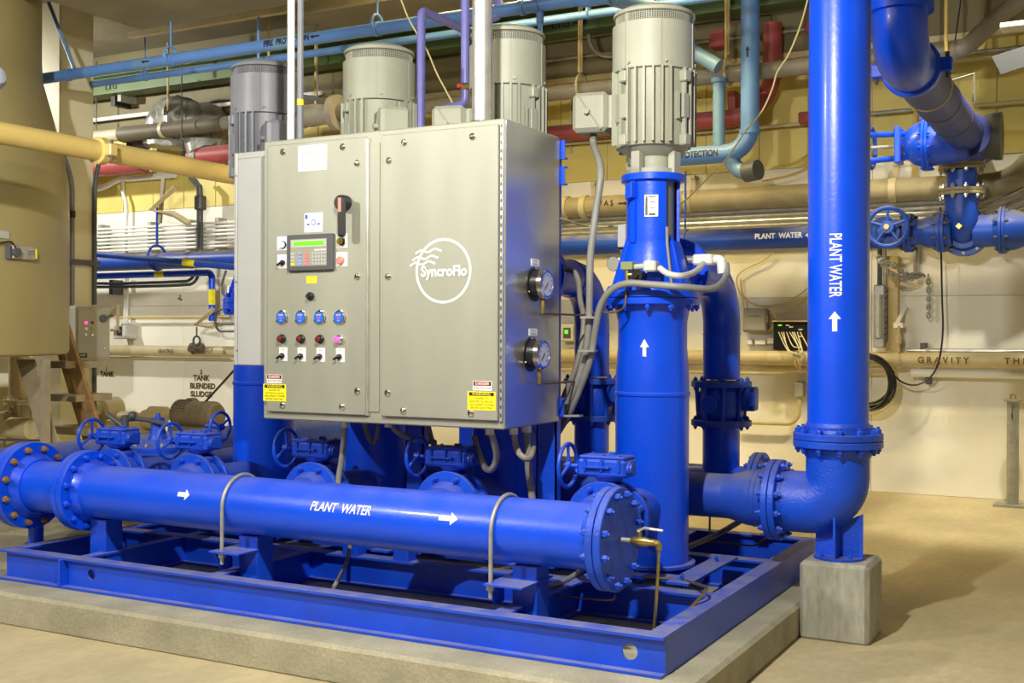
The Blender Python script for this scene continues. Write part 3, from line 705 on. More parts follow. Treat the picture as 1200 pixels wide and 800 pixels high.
P('elbow', B().tube([(-1.70, RY+.01, .703), (RX, RY, .703), (RX, RY, 1.015)], RR+.006, 40, bend=.26, k=12), BLUECAST, ri)
P('elbow_throat', B().lathe((RX, RY, .955), Z3, [(0, RR+.006), (.05, .20), (.06, .20)], 40), BLUECAST, ri)
dd = (CAM-V((RX, RY, 1.6))); dd.z = 0; dd.normalize(); q = py(978.5, 310, 6.17); 
off = -V((q.x-RX, q.y-RY, 0)).cross(dd).z
dt = V((q.x-RX, q.y-RY, 0)).normalized()
vr = Z3.cross(dt)*1.0
if (-Z3).cross(vr).dot(dt) < 0: vr = -vr
z0, z1 = py(978, 273, 6.17).z, py(978, 348, 6.17).z
text('PLANT WATER', .088, (RX, RY, (z0+z1)/2), -Z3, vr, WLET, ri, wrap=RR, bold=.02, fit=z0-z1)
za, zb_ = py(978, 365, 6.17).z, py(978, 388, 6.17).z
arrow((RX, RY, (za+zb_)/2), Z3, -vr, RR, .105, .065, WLET, ri)
# pedestal
pa = pz(936, 748, 0); zt_ = .415
b = B(); b.box(-1.563, -1.20, 6.155, 6.53, -.01, zt_, ch=.022); S('concrete_pedestal', b, CONCG, 'square rough concrete block under the big riser elbow', 'pedestal')
sup = T('elbow_support', 'blue welded plate foot bolted on the concrete pedestal beneath the elbow', 'support', (RX, RY, zt_+.001))
P('foot_plate', B().cyl((RX+.01, RY, zt_+.001), (RX+.01, RY, zt_+.012), .135, n=36), BLUECAST, sup)
for k, (dx, dy) in enumerate(((1, 0), (0, 1), (-1, 0), (0, -1))):
    d = V((dx, dy, 0)); s = V((-dy, dx, 0)); q = V((RX+.01, RY, 0))
    P('web_plate', B().prism([(0, zt_+.012), (.125, zt_+.012), (.125, .66 if dx >= 0 else .56), (0, .60)], q-s*.006, d, Z3, -.012), BLUECAST, sup)
for dx, dy in ((.075, -.075), (-.075, -.075), (.075, .075), (-.075, .075)):
    put('bolt', bolt_mesh(.011, .012, BLUECAST), (RX+.01+dx, RY+dy, zt_+.008), Z3, sup)
# ================================================================ control cabinet
KX0, KX1, KY0, KY1, KZ0, KZ1 = -4.245, -2.722, 5.0, 5.61, 1.142, 2.675
cab = T('control_cabinet', 'wide stainless steel control cabinet with keypad, lamps and gauges hanging before the pumps', 'cabinet', (-3.48, 5.3, KZ0))
b = B(); b.box(KX0, KX1-.004, KY0, KY1, KZ0, KZ1, ch=.006); P('body', b, STEEL, cab)
P('side_sheet', B().box(KX1-.006, KX1, KY0+.008, KY1-.004, KZ0+.008, KZ1-.008), STEELS, cab)
fp = lambda x, y, Y=KY0-.022: py(x, y, Y)
dz1, dz0 = 2.645, 1.185
dl0, dl1 = fp(313, 300).x, fp(428.5, 300).x; dr0, dr1 = fp(447.5, 300).x, fp(583.5, 300).x
YD = KY0-.022
dL = P('door', B().box(dl0, dl1, YD, KY0-.002, dz0, dz1, ch=.004), STEEL, cab)
dR = P('door', B().box(dr0, dr1, YD, KY0-.002, dz0, dz1, ch=.004), STEEL, cab)
cx0, cx1 = fp(432.5, 300, KY0).x, fp(446, 300, KY0).x
P('centre_post', B().box(cx0, cx1-.004, KY0-.006, KY0+.001, dz0+.02, dz1-.035), STEEL, cab)
P('door_lip', B().box(dl1+.002, dl1+.012, YD+.004, KY0-.001, dz0, dz1-.01), GALV, cab)
P('door_gap', B().box(dl1+.013, cx0-.001, KY0-.003, KY0+.001, dz0+.02, dz1-.035), DARK, cab)
hx = fp(588, 300, KY0-.01).x
hg = P('hinge', B().box(hx-.006, hx+.008, KY0-.016, KY0-.002, dz0, dz1), GALV, cab)
b = B()
for k in range(36): z = dz0+.02+k*(dz1-dz0-.04)/35; b.box(hx-.004, hx+.004, KY0-.018, KY0-.0155, z, z+.018)
P('hinge_knuckles', b, DARK, hg, kind='stuff')
lat = None
for i, (x, y) in enumerate([(332, 178), (402, 172), (419, 191), (419, 324), (419, 458), (401, 476.5), (331.5, 474.5), (474, 167), (456, 188), (455, 324), (454.5, 460), (473, 481), (554, 160), (552, 484)]):
    if lat is None:
        b = B(); b.lathe((0, 0, 0), Z3, [(0, .017), (.006, .017), (.010, .010)], 16); b.obox((0, 0, .011), (.024, .006, .006)); lat = mesh_of('latch', b, CHROME, V((0, 0, 0)))
    q = fp(x, y, YD); put('latch', lat, (q.x, YD, q.z), -Y3, dL if i < 7 else dR, .6+i)
# logo
lo = V((-3.065, YD, 1.931)); Y_ = YD-.0015
def strip(pts, wd, m, parent, name, y=Y_, cl=False):
    b = B(); n = len(pts)
    L_ = []
    for i in range(n):
        if cl: d = V(pts[(i+1) % n])-V(pts[i-1])
        else: d = V(pts[min(i+1, n-1)])-V(pts[max(i-1, 0)])
        d.normalize(); s = V((-d.z, 0, d.x)); L_.append((V(pts[i])+s*wd/2, V(pts[i])-s*wd/2))
    for i in range(n if cl else n-1):
        j = (i+1) % n; b.add([L_[i][0], L_[i][1], L_[j][1], L_[j][0]], [(0, 1, 2, 3)])
    return P(name, b, m, parent)
Rl = .158
ap = 43  # the ring is a true circle on the door
pts = [(lo.x+Rl*cos(2*pi*i/64), Y_, lo.z+Rl*sin(2*pi*i/64)) for i in range(64)]
lg = strip(pts, .013, WLET, cab, 'logo_ring', cl=True)
for xw, yw, L_ in ((487, 295.5, .158), (483.5, 303.5, .156), (480.5, 310, .154)):
    q = fp(xw, yw, YD); pts = [(q.x+L_*t/30, Y_-.0008, q.z+.0065*sin(t/30*3.9*pi-1.2)+.010*t/30) for t in range(31)]
    strip(pts, .010, WLET, cab, 'logo_wave')
q0, q1 = fp(494, 319, YD), fp(547.5, 317, YD)
text('SyncroFlo', .074, ((q0.x+q1.x)/2, Y_-.0005, (q0.z+q1.z)/2), X3, Z3, WLET, cab, bold=.035, fit=.272, name='logo_lettering')
# labels
def lab(name, x0, y0, x1, y1, m, parent=None, Y=YD, t=.0015):
    a = fp(x0, y0, Y); c = fp(x1, y1, Y)
    return P(name, B().box(a.x, c.x, Y-t, Y, c.z, a.z), m, parent or cab), (a.x+c.x)/2, (a.z+c.z)/2, c.x-a.x, a.z-c.z
def tlines(par, cx_, cz, w_, rows, m, Y=YD-.0016, al='CENTER'):
    for dz, s, sz in rows: text(s, sz, (cx_, Y, cz+dz), X3, Z3, m, par, al=al, bold=.0, name='print', eps=.0004)
pl, x, z, w_, h = lab('paper_label', 349.5, 171.5, 383, 198.5, PAPER)
tlines(cab, x, z, w_, [(.040, 'LISTED', .014), (.024, 'PUMP CONTROL', .016), (.004, 'VOLTS  PHASE  HZ', .012), (-.012, 'FULL LOAD AMPS', .012), (-.028, 'ENCLOSURE TYPE', .012), (-.046, 'SERIAL NO', .012)], INK)
pl, x, z, w_, h = lab('service_label', 357, 250, 378.3, 271.3, PAPER)
P('print', B().box(x-w_*.46, x-w_*.32, YD-.0025, YD-.0015, z+h*.2, z+h*.42), BLUEINK, cab)
P('print', B().ring((x, YD-.002, z), Y3, .014, .0022, 6, 20), BLUEINK, cab)
for s in (-1, 1): P('print', B().box(x+s*.035-.008, x+s*.035+.008, YD-.0025, YD-.0015, z-.014, z-.004), BLUEINK, cab)
tlines(cab, x, z, w_, [(.030, 'FOR SERVICE', .010), (-.032, 'CALL FACTORY', .009)], BLUEINK)
# display and keypad
a = fp(338.5, 276, YD); c = fp(392.5, 316.5, YD)
hm = P('operator_terminal', B().box(a.x, c.x, YD-.022, YD, c.z, a.z, ch=.005), DARK, cab)
W_, H_ = c.x-a.x, a.z-c.z; ux = lambda t: a.x+W_*t; uz = lambda t: a.z-H_*t; yt = YD-.022
P('inset_plate', B().box(ux(.10), ux(.88), yt-.002, yt, uz(.87), uz(.13)), GREY, hm)
P('display_bezel', B().box(ux(.11), ux(.87), yt-.003, yt-.002, uz(.35), uz(.15)), KGREY, hm)
P('display', B().box(ux(.17), ux(.82), yt-.004, yt-.003, uz(.315), uz(.19)), LCD, hm)
P('key_strip', B().box(ux(.62), ux(.87), yt-.003, yt-.002, uz(.455), uz(.42)), PAPER, hm)
km = {}
for r_ in range(4):
    for cc, (u0, u1, m) in enumerate([(.115, .19, KGREY), (.265, .345, KBTN), (.41, .485, KRED), (.57, .61, KGREY), (.635, .675, KGREY), (.70, .74, KGREY), (.765, .805, KGREY), (.825, .865, KGREY)]):
        if r_ == 3 and cc == 0: m = YELLOWL
        z1_ = uz(.49+r_*.095); z0_ = uz(.555+r_*.095)
        P('key', B().box(ux(u0), ux(u1), yt-.005, yt-.002, z0_, z1_), m, hm)
# door furniture
def plate(name, x0, y0, x1, y1): return lab(name, x0, y0, x1, y1, PAPER)
def knob(par, x, z, m, r=.013, d=.02, cap=None):
    P('collar', B().lathe((x, YD-.001, z), -Y3, [(0, r*1.35), (.008, r*1.35), (.010, r)], 20), BLACK if not cap else CHROME, par)
    return P('lens', B().lathe((x, YD-.009, z), -Y3, [(0, r), (d*.7, r), (d, r*.55)], 18), m, par)
pl, x, z, w_, h = plate('lamp_plate', 325, 277.3, 337.3, 293); knob(pl, x+.006, z-.008, LBLUEON, .016, .022)
pl, x, z, w_, h = plate('switch_plate', 325.3, 298.3, 337.3, 314)
def selector(par, x, z):
    P('selector_body', B().lathe((x, YD-.0015, z), -Y3, [(0, .015), (.012, .015), (.014, .012)], 18), BLACK, par)
    P('selector_lever', B().obox((x-.008, YD-.022, z-.005), (.042, .016, .011), (V((.88, 0, .47)), Y3, V((-.47, 0, .88))), ch=.003), BLACK, par)
selector(pl, x+.004, z-.008)
pl, x, z, w_, h = plate('lamp_plate', 394.3, 274, 407.2, 290); knob(pl, x-.001, z-.004, LYEL, .016, .024)
pl, x, z, w_, h = plate('button_plate', 394.3, 295.5, 407.2, 311.8); P('push_button', B().lathe((x-.002, YD-.0015, z-.006), -Y3, [(0, .020), (.018, .021), (.022, .016)], 20), PINKB, pl)
tlines(cab, x, z+.024, w_, [(0, 'RESET', .010)], REDINK)
lab('yellow_sticker', 359.3, 323.8, 371.3, 331.5, YELLOWL)
q = fp(365.3, 327.3, YD); tlines(cab, q.x, q.z, 0, [(.005, 'CAUTION', .009), (-.006, 'SEE MANUAL', .006)], INK)
q = fp(364.5, 347, YD); kk = P('key_switch', B().lathe((q.x, YD, q.z), -Y3, [(0, .022), (.012, .022), (.018, .012), (.034, .011)], 18), BLACK, cab); P('key_slot', B().box(q.x-.004, q.x+.004, YD-.036, YD-.034, q.z-.007, q.z+.007), CHROME, kk)
for x_ in (331, 353.5, 375.5, 398.5):
    q = fp(x_, 372, YD); dd_ = P('hour_meter', B().lathe((q.x, YD, q.z), -Y3, [(0, .040), (.004, .040), (.005, .036), (.012, .034)], 30), CHROME, cab)
    P('meter_face', B().cyl((q.x-.001, YD-.012, q.z), (q.x-.001, YD-.0135, q.z), .030, n=26), KBLUE, dd_)
    P('meter_window', B().box(q.x-.014, q.x+.012, YD-.0145, YD-.0135, q.z-.004, q.z+.004), REDINK, dd_)
    for dx, dz in ((-.0, .037), (.033, -.018), (-.033, -.018)): P('screw', B().cyl((q.x+dx, YD-.004, q.z+dz), (q.x+dx, YD-.009, q.z+dz), .006, n=8), CHROME, dd_)
    text('HOURS', .010, (q.x, YD-.0138, q.z+.014), X3, Z3, PAPER, dd_, name='print')
    text('VDC', .007, (q.x, YD-.0138, q.z-.016), X3, Z3, PAPER, dd_, name='print')
for i, x_ in enumerate((331, 353.5, 375.7, 398)):
    q = fp(x_, 396.7+.3*i, YD); pl2 = P('pilot_lamp', B().lathe((q.x, YD, q.z), -Y3, [(0, .024), (.010, .024), (.014, .019), (.022, .019)], 20), BLACK if i < 3 else CHROME, cab)
    P('lens', B().lathe((q.x, YD-.022, q.z), -Y3, [(0, .016), (.010, .015), (.015, .008)], 18), LREDOFF if i < 3 else LREDON, pl2)
for i, x_ in enumerate((332, 353.7, 376, 399)):
    q = fp(x_, 415+.4*i, YD); w2 = .033; s_ = P('switch_plate', B().box(q.x-w2*.85, q.x+w2*.85, YD-.0015, YD, q.z-.036, q.z+.038), PAPER, cab); selector(s_, q.x-.004, q.z-.008)
    text('HOA', .009, (q.x, YD-.0018, q.z+.026), X3, Z3, INKG, s_, name='print')
# disconnect handle
q = fp(405.5, 238, YD)
hd = P('disconnect_handle', B().lathe((q.x-.004, YD, q.z), -Y3, [(0, .042), (.03, .042), (.05, .038), (.058, .030)], 28), BLACK, cab)
lv = fp(399.5, 238, YD-.075).x+.008; zt_ = fp(399.5, 229, YD-.075).z; zb_ = fp(399.5, 277.5, YD-.075).z
P('lever', B().obox((lv-.008, YD-.068, (zt_+zb_)/2), (.050, .026, zt_-zb_), ch=.011), BLACK, hd)
P('lever_neck', B().box(lv-.01, q.x+.01, YD-.066, YD-.05, q.z-.022, q.z+.022, ch=.005), BLACK, hd)
P('grip_label', B().box(lv-.022, lv-.002, YD-.0825, YD-.0812, zt_-.085, zt_-.012), PINKB, hd)
# warning stickers
for x0, y0, x1, y1, xa, ya, xb, yb in ((308.8, 449.5, 335.3, 470.3, 312.7, 438.5, 330.3, 449), (548, 458.3, 580.8, 481.2, 554.3, 446, 576.3, 457.8)):
    Yw = YD if x0 > 400 else YD-.001
    _, x, z, w_, h = lab('warning_label', x0, y0, x1, y1, YELLOWL, Y=Yw)
    P('print', B().box(x-w_*.44, x+w_*.44, Yw-.0022, Yw-.0015, z+h*.27, z+h*.46), INK, cab); tlines(cab, x, z, w_, [(h*.365, 'WARNING', .022)], YELLOWL, Y=Yw-.0024)
    tlines(cab, x, z, w_, [(h*.14, 'HAZARD OF', .014), (-h*.04, 'ELECTRICAL SHOCK', .014), (-h*.21, 'DISCONNECT POWER', .014), (-h*.38, 'BEFORE SERVICING', .014)], INK, Y=Yw-.002)
    _, x, z, w_, h = lab('danger_label', xa, ya, xb, yb, PAPER, Y=Yw)
    P('print', B().box(x-w_*.47, x+w_*.47, Yw-.0020, Yw-.0015, z-h*.01, z+h*.45), INK, cab); P('print', B().cyl((x-w_*.3, Yw-.0016, z+h*.22), (x-w_*.3, Yw-.0023, z+h*.22), h*.18, n=20).cyl((x+w_*.3, Yw-.0016, z+h*.22), (x+w_*.3, Yw-.0023, z+h*.22), h*.18, n=20).box(x-w_*.3, x+w_*.3, Yw-.0023, Yw-.0016, z+h*.04, z+h*.40), REDINK, cab)
    tlines(cab, x, z, w_, [(h*.22, 'DANGER', .020)], PAPER, Y=Yw-.0024); tlines(cab, x, z, w_, [(-h*.24, 'HIGH VOLTAGE', .014)], INK, Y=Yw-.002)
# gauges on the right side
for i, (gx, gy, lx, ly) in enumerate(((626, 333, 627, 307.5), (622, 415, 624.5, 389))):
    q = px(gx, gy, KX1); g = P('pressure_gauge', B().lathe((KX1, q.y, q.z), X3, [(0, .088), (.006, .088), (.008, .072), (.045, .070)], 36), BLACK, cab)
    P('bezel', B().lathe((KX1+.045, q.y, q.z), X3, [(0, .070), (.004, .076), (.028, .076), (.034, .070), (.034, .062), (.030, .061)], 36), CHROME, g)
    P('dial', B().cyl((KX1+.074, q.y, q.z), (KX1+.0765, q.y, q.z), .060, n=36), GLASSF, g)
    for k in range(9):
        a_ = radians(225-k*33.75); y_, z_ = q.y+.046*cos(a_), q.z+.046*sin(a_)
        text(str(k*25), .012, (KX1+.0768, y_, z_), Y3, Z3, INK, g, name='print', eps=.0003)
    P('pointer', B().obox((KX1+.078, q.y-.012, q.z-.010), (.001, .05, .004), (X3, V((0, .7, .7)), V((0, -.7, .7)))), INK, g)
    P('stem', B().cyl((KX1+.05, q.y, q.z-.115), (KX1+.05, q.y, q.z-.070), .013, n=6), BRASS, g)
    P('fitting', B().cyl((KX1+.05, q.y, q.z-.150), (KX1+.05, q.y, q.z-.115), .010, n=12), BRASS, g)
    for k in range(3): a_ = radians(90+120*k); P('screw', B().cyl((KX1+.006, q.y+.08*cos(a_), q.z+.08*sin(a_)), (KX1+.012, q.y+.08*cos(a_), q.z+.08*sin(a_)), .006, n=8), CHROME, g)
    q2 = px(lx, ly, KX1); o = P('gauge_label', B().box(KX1, KX1+.0015, q2.y-.045, q2.y+.045, q2.z-.018, q2.z+.018), PAPER, cab)
    text(['SYSTEM', 'SUCTION'][i], .013, (KX1+.0018, q2.y, q2.z+.007), Y3, Z3, INKG, cab, name='print', eps=.0003); text('PRESSURE', .013, (KX1+.0018, q2.y, q2.z-.009), Y3, Z3, INKG, cab, name='print', eps=.0003)
    tb = [(KX1+.05, q.y, q.z-.145), (KX1+.055, q.y+.05, q.z-.150), (KX1+.06, 5.75, q.z-.152)]
    if i == 0: tb = smooth(tb, 5)+[py(700, 366, 5.62)-V((0, 0, 0)), py(722, 366, 5.62), py(733, 360, 5.62), py(734, 330, 5.65)]
    else: tb = smooth(tb, 5)+[px(664, 447, KX1+.06)]
    S('copper_tube', B().tube(tb, .0055, 8, bend=.04), COPPER, ['thin copper tube from the upper pressure gauge across to the pump fitting', 'thin copper tube stub leaving the lower pressure gauge'][i], 'tube')
# light grey box on the left flank
sb = T('side_enclosure', 'plain light grey steel box joined to the left flank of the stainless cabinet', 'enclosure', (-4.5, 5.33, 1.43))
b = B(); b.box(-4.56, KX0-.004, 5.14, 5.44, 1.43, 2.655, ch=.006); P('box_shell', b, LGREY, sb)
s0 = py(274, 300, 5.14).x
P('box_extension', B().box(s0, -4.562, 5.14, 5.44, 1.43, 2.655, ch=.004), LGREY, sb)
P('cover_seam', B().box(s0+.03, KX0-.01, 5.1385, 5.14, 2.618, 2.622), GREY, sb)
for x, y in ((277, 330), (277, 206), (278, 410)): q = py(x, y, 5.14); P('screw', B().cyl((q.x, 5.14, q.z), (q.x, 5.134, q.z), .006, n=10), GREY, sb)
# conduits out of the cabinet top
def riserx(px_, yb, Y, r, m, name, label, cat, top=ZC-.01, group=None):
    q = py(px_, yb, Y); t = T(name, label, cat, (q.x, Y, KZ1+.001), group); P('tube', B().cyl((q.x, Y, KZ1+.001), (q.x, Y, top), r, n=24), m, t)
    P('hub', B().cyl((q.x, Y, KZ1+.001), (q.x, Y, KZ1+.03), r*1.3, n=20), GALV, t); return t, q.x
riserx(341, 100, 5.20, .021, WHITEP, 'conduit', 'thin white painted conduit rising from the left end of the cabinet top', 'conduit')
t, x = riserx(352, 100, 5.22, .018, MOTORD, 'conduit', 'thin slate blue conduit with a yellow tape band beside the white one', 'conduit')
z = py(352, 120, 5.22).z; P('tape_band', B().cyl((x, 5.22, z-.016), (x, 5.22, z+.016), .019, n=20), YELLOWL, t)
t, x = riserx(565, 100, 5.25, .053, GALV, 'conduit', 'thick bright galvanised conduit rising from the right end of the cabinet top', 'conduit')
P('lock_ring', B().cyl((x, 5.25, KZ1+.001), (x, 5.25, KZ1+.045), .062, n=24), DARK, t)
# violet pipes
t = T('violet_pipe', 'violet upright pipe with a right-angle top behind the middle of the cabinet', 'pipe', tuple(py(494, 148, 6.6)))
a = py(493, 200, 6.6); a2 = py(492, 12, 6.6); a3 = px(575, 40, a2.x)
P('tube', B().tube([a-Z3*.6, V((a.x, 6.6, a2.z)), V((a.x, 6.6+.9, a2.z))], .029, 16, bend=.05), PURPLE, t)
t = T('violet_pipe', 'violet upright pipe with red sight valve just left of the thick galvanised conduit', 'pipe', tuple(py(545, 125, 6.3)))
a = py(545, 100, 6.3); z1_ = py(545, 98, 6.3).z; z2_ = py(545, 122, 6.3).z
P('tube', B().cyl((a.x, 6.3, z1_), (a.x, 6.3, ZC-.005), .027, n=18), PURPLE, t)
P('sight_valve', B().ball((a.x, 6.3, z1_-.02), .026).box(a.x-.02, a.x+.05, 6.27, 6.33, z1_-.04, z1_-.01), BRASS, t)
P('red_cap', B().cyl((a.x-.01, 6.29, z1_-.02), (a.x-.02, 6.25, z1_-.02), .014, n=12), REDINK, t)
P('lower_tube', B().tube([(a.x, 6.3, z1_-.04), (a.x, 6.3, z2_), (a.x-.17, 6.28, z2_-.02), (a.x-.18, 6.28, z2_-.16)], .026, 16, bend=.05), PURPLE, t)
a = py(594, 35, 9.3)
t = T('violet_pipe', 'short violet pipe high behind the thick galvanised conduit', 'pipe', (a.x, 9.3, a.z)); q0, q1 = run_x(578, 20, 596, 18, 9.3)
P('tube', B().tube([q0-X3*.25, q0+X3*.05+Z3*0, q0+X3*.05+Z3*.5], .045, 14, bend=.05), PURPLE, t)

# ================================================================ flexible conduits and tubing
def hose(label, pts, r, m, name='flexible_conduit', cat='conduit', k=7, group=None, n=12):
    return S(name, B().tube(smooth(pts, k), r, n), m, label, cat, group)
bxp = PU[0][1]+PU[0][2]*.335; zb0 = PU[0][4]
q = V((bxp.x, bxp.y, zb0-.004))
P1 = [q, V((q.x, q.y, zb0-.06))]+[V(py(x, y, Y)) for x, y, Y in ((704, 200, 5.70), (698, 250, 5.66), (692, 300, 5.64), (691, 345, 5.64), (690, 380, 5.66), (686, 415, 5.68), (676, 450, 5.70), (662, 480, 5.74), (650, 500, 5.78), (630, 530, 5.82))]
hose('grey flexible conduit dropping from the nearest motor terminal box', P1, .0195, CONDUIT)
P2 = [V(py(x, y, Y)) for x, y, Y in ((851, 309, 6.08), (850, 325, 6.02), (835, 338, 5.80), (800, 336, 5.64), (760, 333, 5.60), (735, 332, 5.58), (716, 340, 5.58), (704, 358, 5.60), (698, 385, 5.63), (692, 420, 5.67), (681, 452, 5.71), (668, 482, 5.75), (655, 505, 5.80), (640, 525, 5.85))]
hose('grey flexible conduit looping over the pump flange and down beside its barrel', P2, .0185, CONDUIT)
P3 = [V(py(x, y, Y)) for x, y, Y in ((664, 316, 6.2), (672, 318, 6.15), (678, 330, 6.10), (680, 352, 6.05), (684, 372, 5.95), (682, 400, 5.9), (675, 430, 5.88), (663, 460, 5.88), (650, 490, 5.9), (640, 510, 5.95))]
hose('darker grey conduit behind the other two beside the cabinet side', P3, .017, DUSTYPIPE)
for x, y in ((691, 372), (689, 411), (672, 487)):
    q = py(x, y, 5.62); S('cable_strap', B().obox(q, (.085, .045, .010), (RT, Y3, Z3)), GALV, 'metal strap tying the grey conduits, at height %s' % {372: 'of the lower gauge top', 411: 'of the lower gauge', 487: 'of the cabinet bottom'}[y], 'strap')
jb = T('junction_fitting', 'white cast conduit fitting on the elbow behind the nearest pump flange', 'fitting', tuple(py(828, 305, 6.08)))
a = py(815, 309, 6.08); c = py(838, 298, 6.08); P('fitting_body', B().box(a.x, c.x, 6.02, 6.12, a.z-.01, c.z, ch=.01), WHITEP, jb)
q = py(848, 308, 6.08); P('elbow_fitting', B().tube([(c.x, 6.07, a.z+.02), (q.x-.01, 6.07, a.z+.02), (q.x, 6.06, a.z-.06)], .026, 12, bend=.04), WHITEP, jb)
P('nipple', B().cyl((a.x-.12, 6.07, a.z+.02), (a.x, 6.07, a.z+.02), .024, n=12), GALV, jb)
fs = T('flow_switch', 'khaki sensor block with white connector and black knob on the nearest pump head', 'sensor', tuple(py(739, 312, 5.66)))
a = py(732, 317, 5.66); c = py(746, 307, 5.66); P('sensor_block', B().box(a.x, c.x, 5.60, 5.68, a.z, c.z, ch=.004), KHAKI, fs)
q = py(760, 312, 5.62); P('connector', B().cyl((c.x, 5.64, q.z), (q.x-.02, 5.62, q.z), .016, n=12).box(q.x-.02, q.x+.05, 5.59, 5.65, q.z-.028, q.z+.028, ch=.008), WCONDUIT, fs)
q = py(747, 323, 5.60); P('black_knob', B().cyl((q.x, 5.66, q.z), (q.x, 5.59, q.z), .030, n=16).cyl((q.x, 5.59, q.z), (q.x, 5.57, q.z), .012, n=10), BLACK, fs)
q = py(735, 322, 5.62); P('brass_tee', B().cyl((q.x, 5.62, q.z-.03), (q.x, 5.62, q.z+.03), .013, n=10).cyl((q.x, 5.62, q.z), (q.x+.06, 5.63, q.z), .012, n=10), BRASS, fs)
q = py(757, 322, 5.66); P('blue_coupling', B().cyl((q.x-.01, 5.69, q.z), (q.x+.06, 5.72, q.z-.01), .034, n=16), BLUE, fs)
P4 = [V(py(x, y, Y)) for x, y, Y in ((773, 314, 5.60), (784, 321, 5.58), (800, 323, 5.62), (815, 318, 5.80), (824, 309, 6.0))]
hose('pale flexible conduit from the khaki sensor to the white fitting', P4, .0165, WCONDUIT)
q = py(721, 308, 7.4); dg = T('dial_gauge', 'small round steel gauge seen edge-on left of the nearest pump head', 'gauge', (q.x, q.y, q.z-.07))
q = py(719.5, 308.5, 5.9); P('gauge_case', B().cyl((q.x, 5.9, q.z), (q.x-.01, 5.94, q.z), .040, n=28), GREY, dg); P('gauge_ring', B().ring((q.x, 5.9, q.z), Y3, .040, .004), CHROME, dg); P('stem', B().cyl((q.x, 5.92, q.z), (q.x+.12, 5.95, q.z-.02), .008, n=8), BRASS, dg)
q = py(728, 275, 6.0); P('lens', B().cyl((q.x, 5.9, q.z), (q.x, 5.9, q.z), .001, n=6), GREY, dg) if 0 else None
ib = T('instrument_box', 'small grey framed instrument on the left edge of the nearest pump head', 'instrument', tuple(py(729, 290, 5.86)))
a = py(725, 290, 5.86); c = py(735, 263, 5.86); P('case', B().box(a.x, c.x, 5.84, 5.92, a.z, c.z, ch=.004), KGREY, ib); P('cable_gland', B().cyl((a.x+.01, 5.88, a.z-.04), (a.x+.01, 5.88, a.z), .015, n=10), DARK, ib)
# looped conduits beneath the cabinet
def under(x, y0, pts, Y, r, m, label, gl=True):
    q = py(x, y0, Y); top = V((q.x, Y, KZ0-.004)); P_ = [top]+[V(py(a_, b_, Yb)) for a_, b_, Yb in pts]
    t = T('flexible_conduit', label, 'conduit', top); P('hose', B().tube(smooth(P_, 7), r, 12), m, t)
    P('gland', B().cyl(top-Z3*.035, top, r*1.45, n=12), GALV, t); return t
under(617, 505, [(618, 520, 5.35), (619, 545, 5.35), (622, 570, 5.4), (626, 600, 5.42)], 5.35, .019, CONDUIT, 'straight grey conduit hanging from the right end of the cabinet bottom')
under(602, 508, [(604, 520, 5.25), (610, 533, 5.22), (620, 537, 5.25), (625, 525, 5.4)], 5.2, .016, DUSTYPIPE, 'short looped conduit under the right corner of the cabinet')
under(574, 506, [(579, 518, 5.15), (582, 535, 5.18), (577, 549, 5.22), (569, 548, 5.3), (561, 530, 5.36), (556, 512, 5.4)], 5.12, .017, CONDUIT, 'grey conduit curling in a U beneath the right warning label')
under(404, 497, [(403, 515, 5.18), (400, 540, 5.2), (397, 560, 5.2), (397, 580, 5.2)], 5.14, .016, CONDUIT, 'grey conduit hanging beneath the left door edge')
under(425, 498, [(431, 510, 5.5), (437, 519, 5.5), (441, 512, 5.5), (443, 498, 5.48)], 5.46, .014, DUSTYPIPE, 'small dark conduit loop under the centre post of the cabinet')
under(455, 498, [(466, 506, 5.3), (480, 513, 5.35), (492, 516, 5.4), (510, 518, 5.5)], 5.26, .016, DUSTYPIPE, 'grey conduit sweeping right under the centre of the cabinet')
under(500, 500, [(506, 515, 5.5), (512, 525, 5.5)], 5.46, .015, DUSTYPIPE, 'short conduit stub above the right shadowed valve')
P5 = [V(px(x, y, X)) for x, y, X in ((409, 637, -3.72), (407, 650, -3.72), (401, 668, -3.72), (391, 690, -3.72))]
hose('thin grey conduit arching down inside the skid below the manifold lettering', [V(py(410, 634, 5.3)), V(py(409, 648, 5.2)), V(py(402, 668, 5.0)), V(py(391, 688, 4.85))], .011, CONDUIT)
hose('grey conduit bent inside the skid beneath the right U-bolt', [V(py(632, 662, 5.2)), V(py(634, 678, 5.15)), V(py(643, 685, 5.15)), V(py(662, 680, 5.35)), V(py(682, 668, 5.6))], .014, CONDUIT)
hose('dark hose arching from the rear of the skid to the header reducer', [pz(806, 641, .36), py(840, 626, 6.7), py(868, 610, 6.6), py(884, 598, 6.45)], .017, DUSTYPIPE, 'drain_hose', 'hose')
# drain valve and tube on the end flange
ex = MX+.004
dv = T('drain_valve', 'small brass ball valve with steel lever on the manifold end flange', 'valve', (ex+.06, MY, MZ-.03))
P('nipple', B().cyl((ex, MY, MZ), (ex+.05, MY, MZ), .012, n=12), GALVD, dv)
P('valve_body', B().lathe((ex+.045, MY, MZ), X3, [(0, .016), (.02, .022), (.07, .022), (.09, .016), (.115, .016)], 12), BRASS, dv)
P('valve_stem', B().cyl((ex+.085, MY, MZ+.02), (ex+.085, MY, MZ+.045), .010, n=10), BRASS, dv)
P('lever', B().tube([(ex+.075, MY, MZ+.045), (ex+.11, MY, MZ+.062), (ex+.20, MY-.01, MZ+.058)], .007, 8), GALV, dv)
P('elbow', B().tube([(ex+.155, MY, MZ), (ex+.178, MY, MZ), (ex+.178, MY, MZ-.03)], .014, 10, bend=.012), BRASS, dv)
e0 = V((ex+.178, MY, MZ-.03))
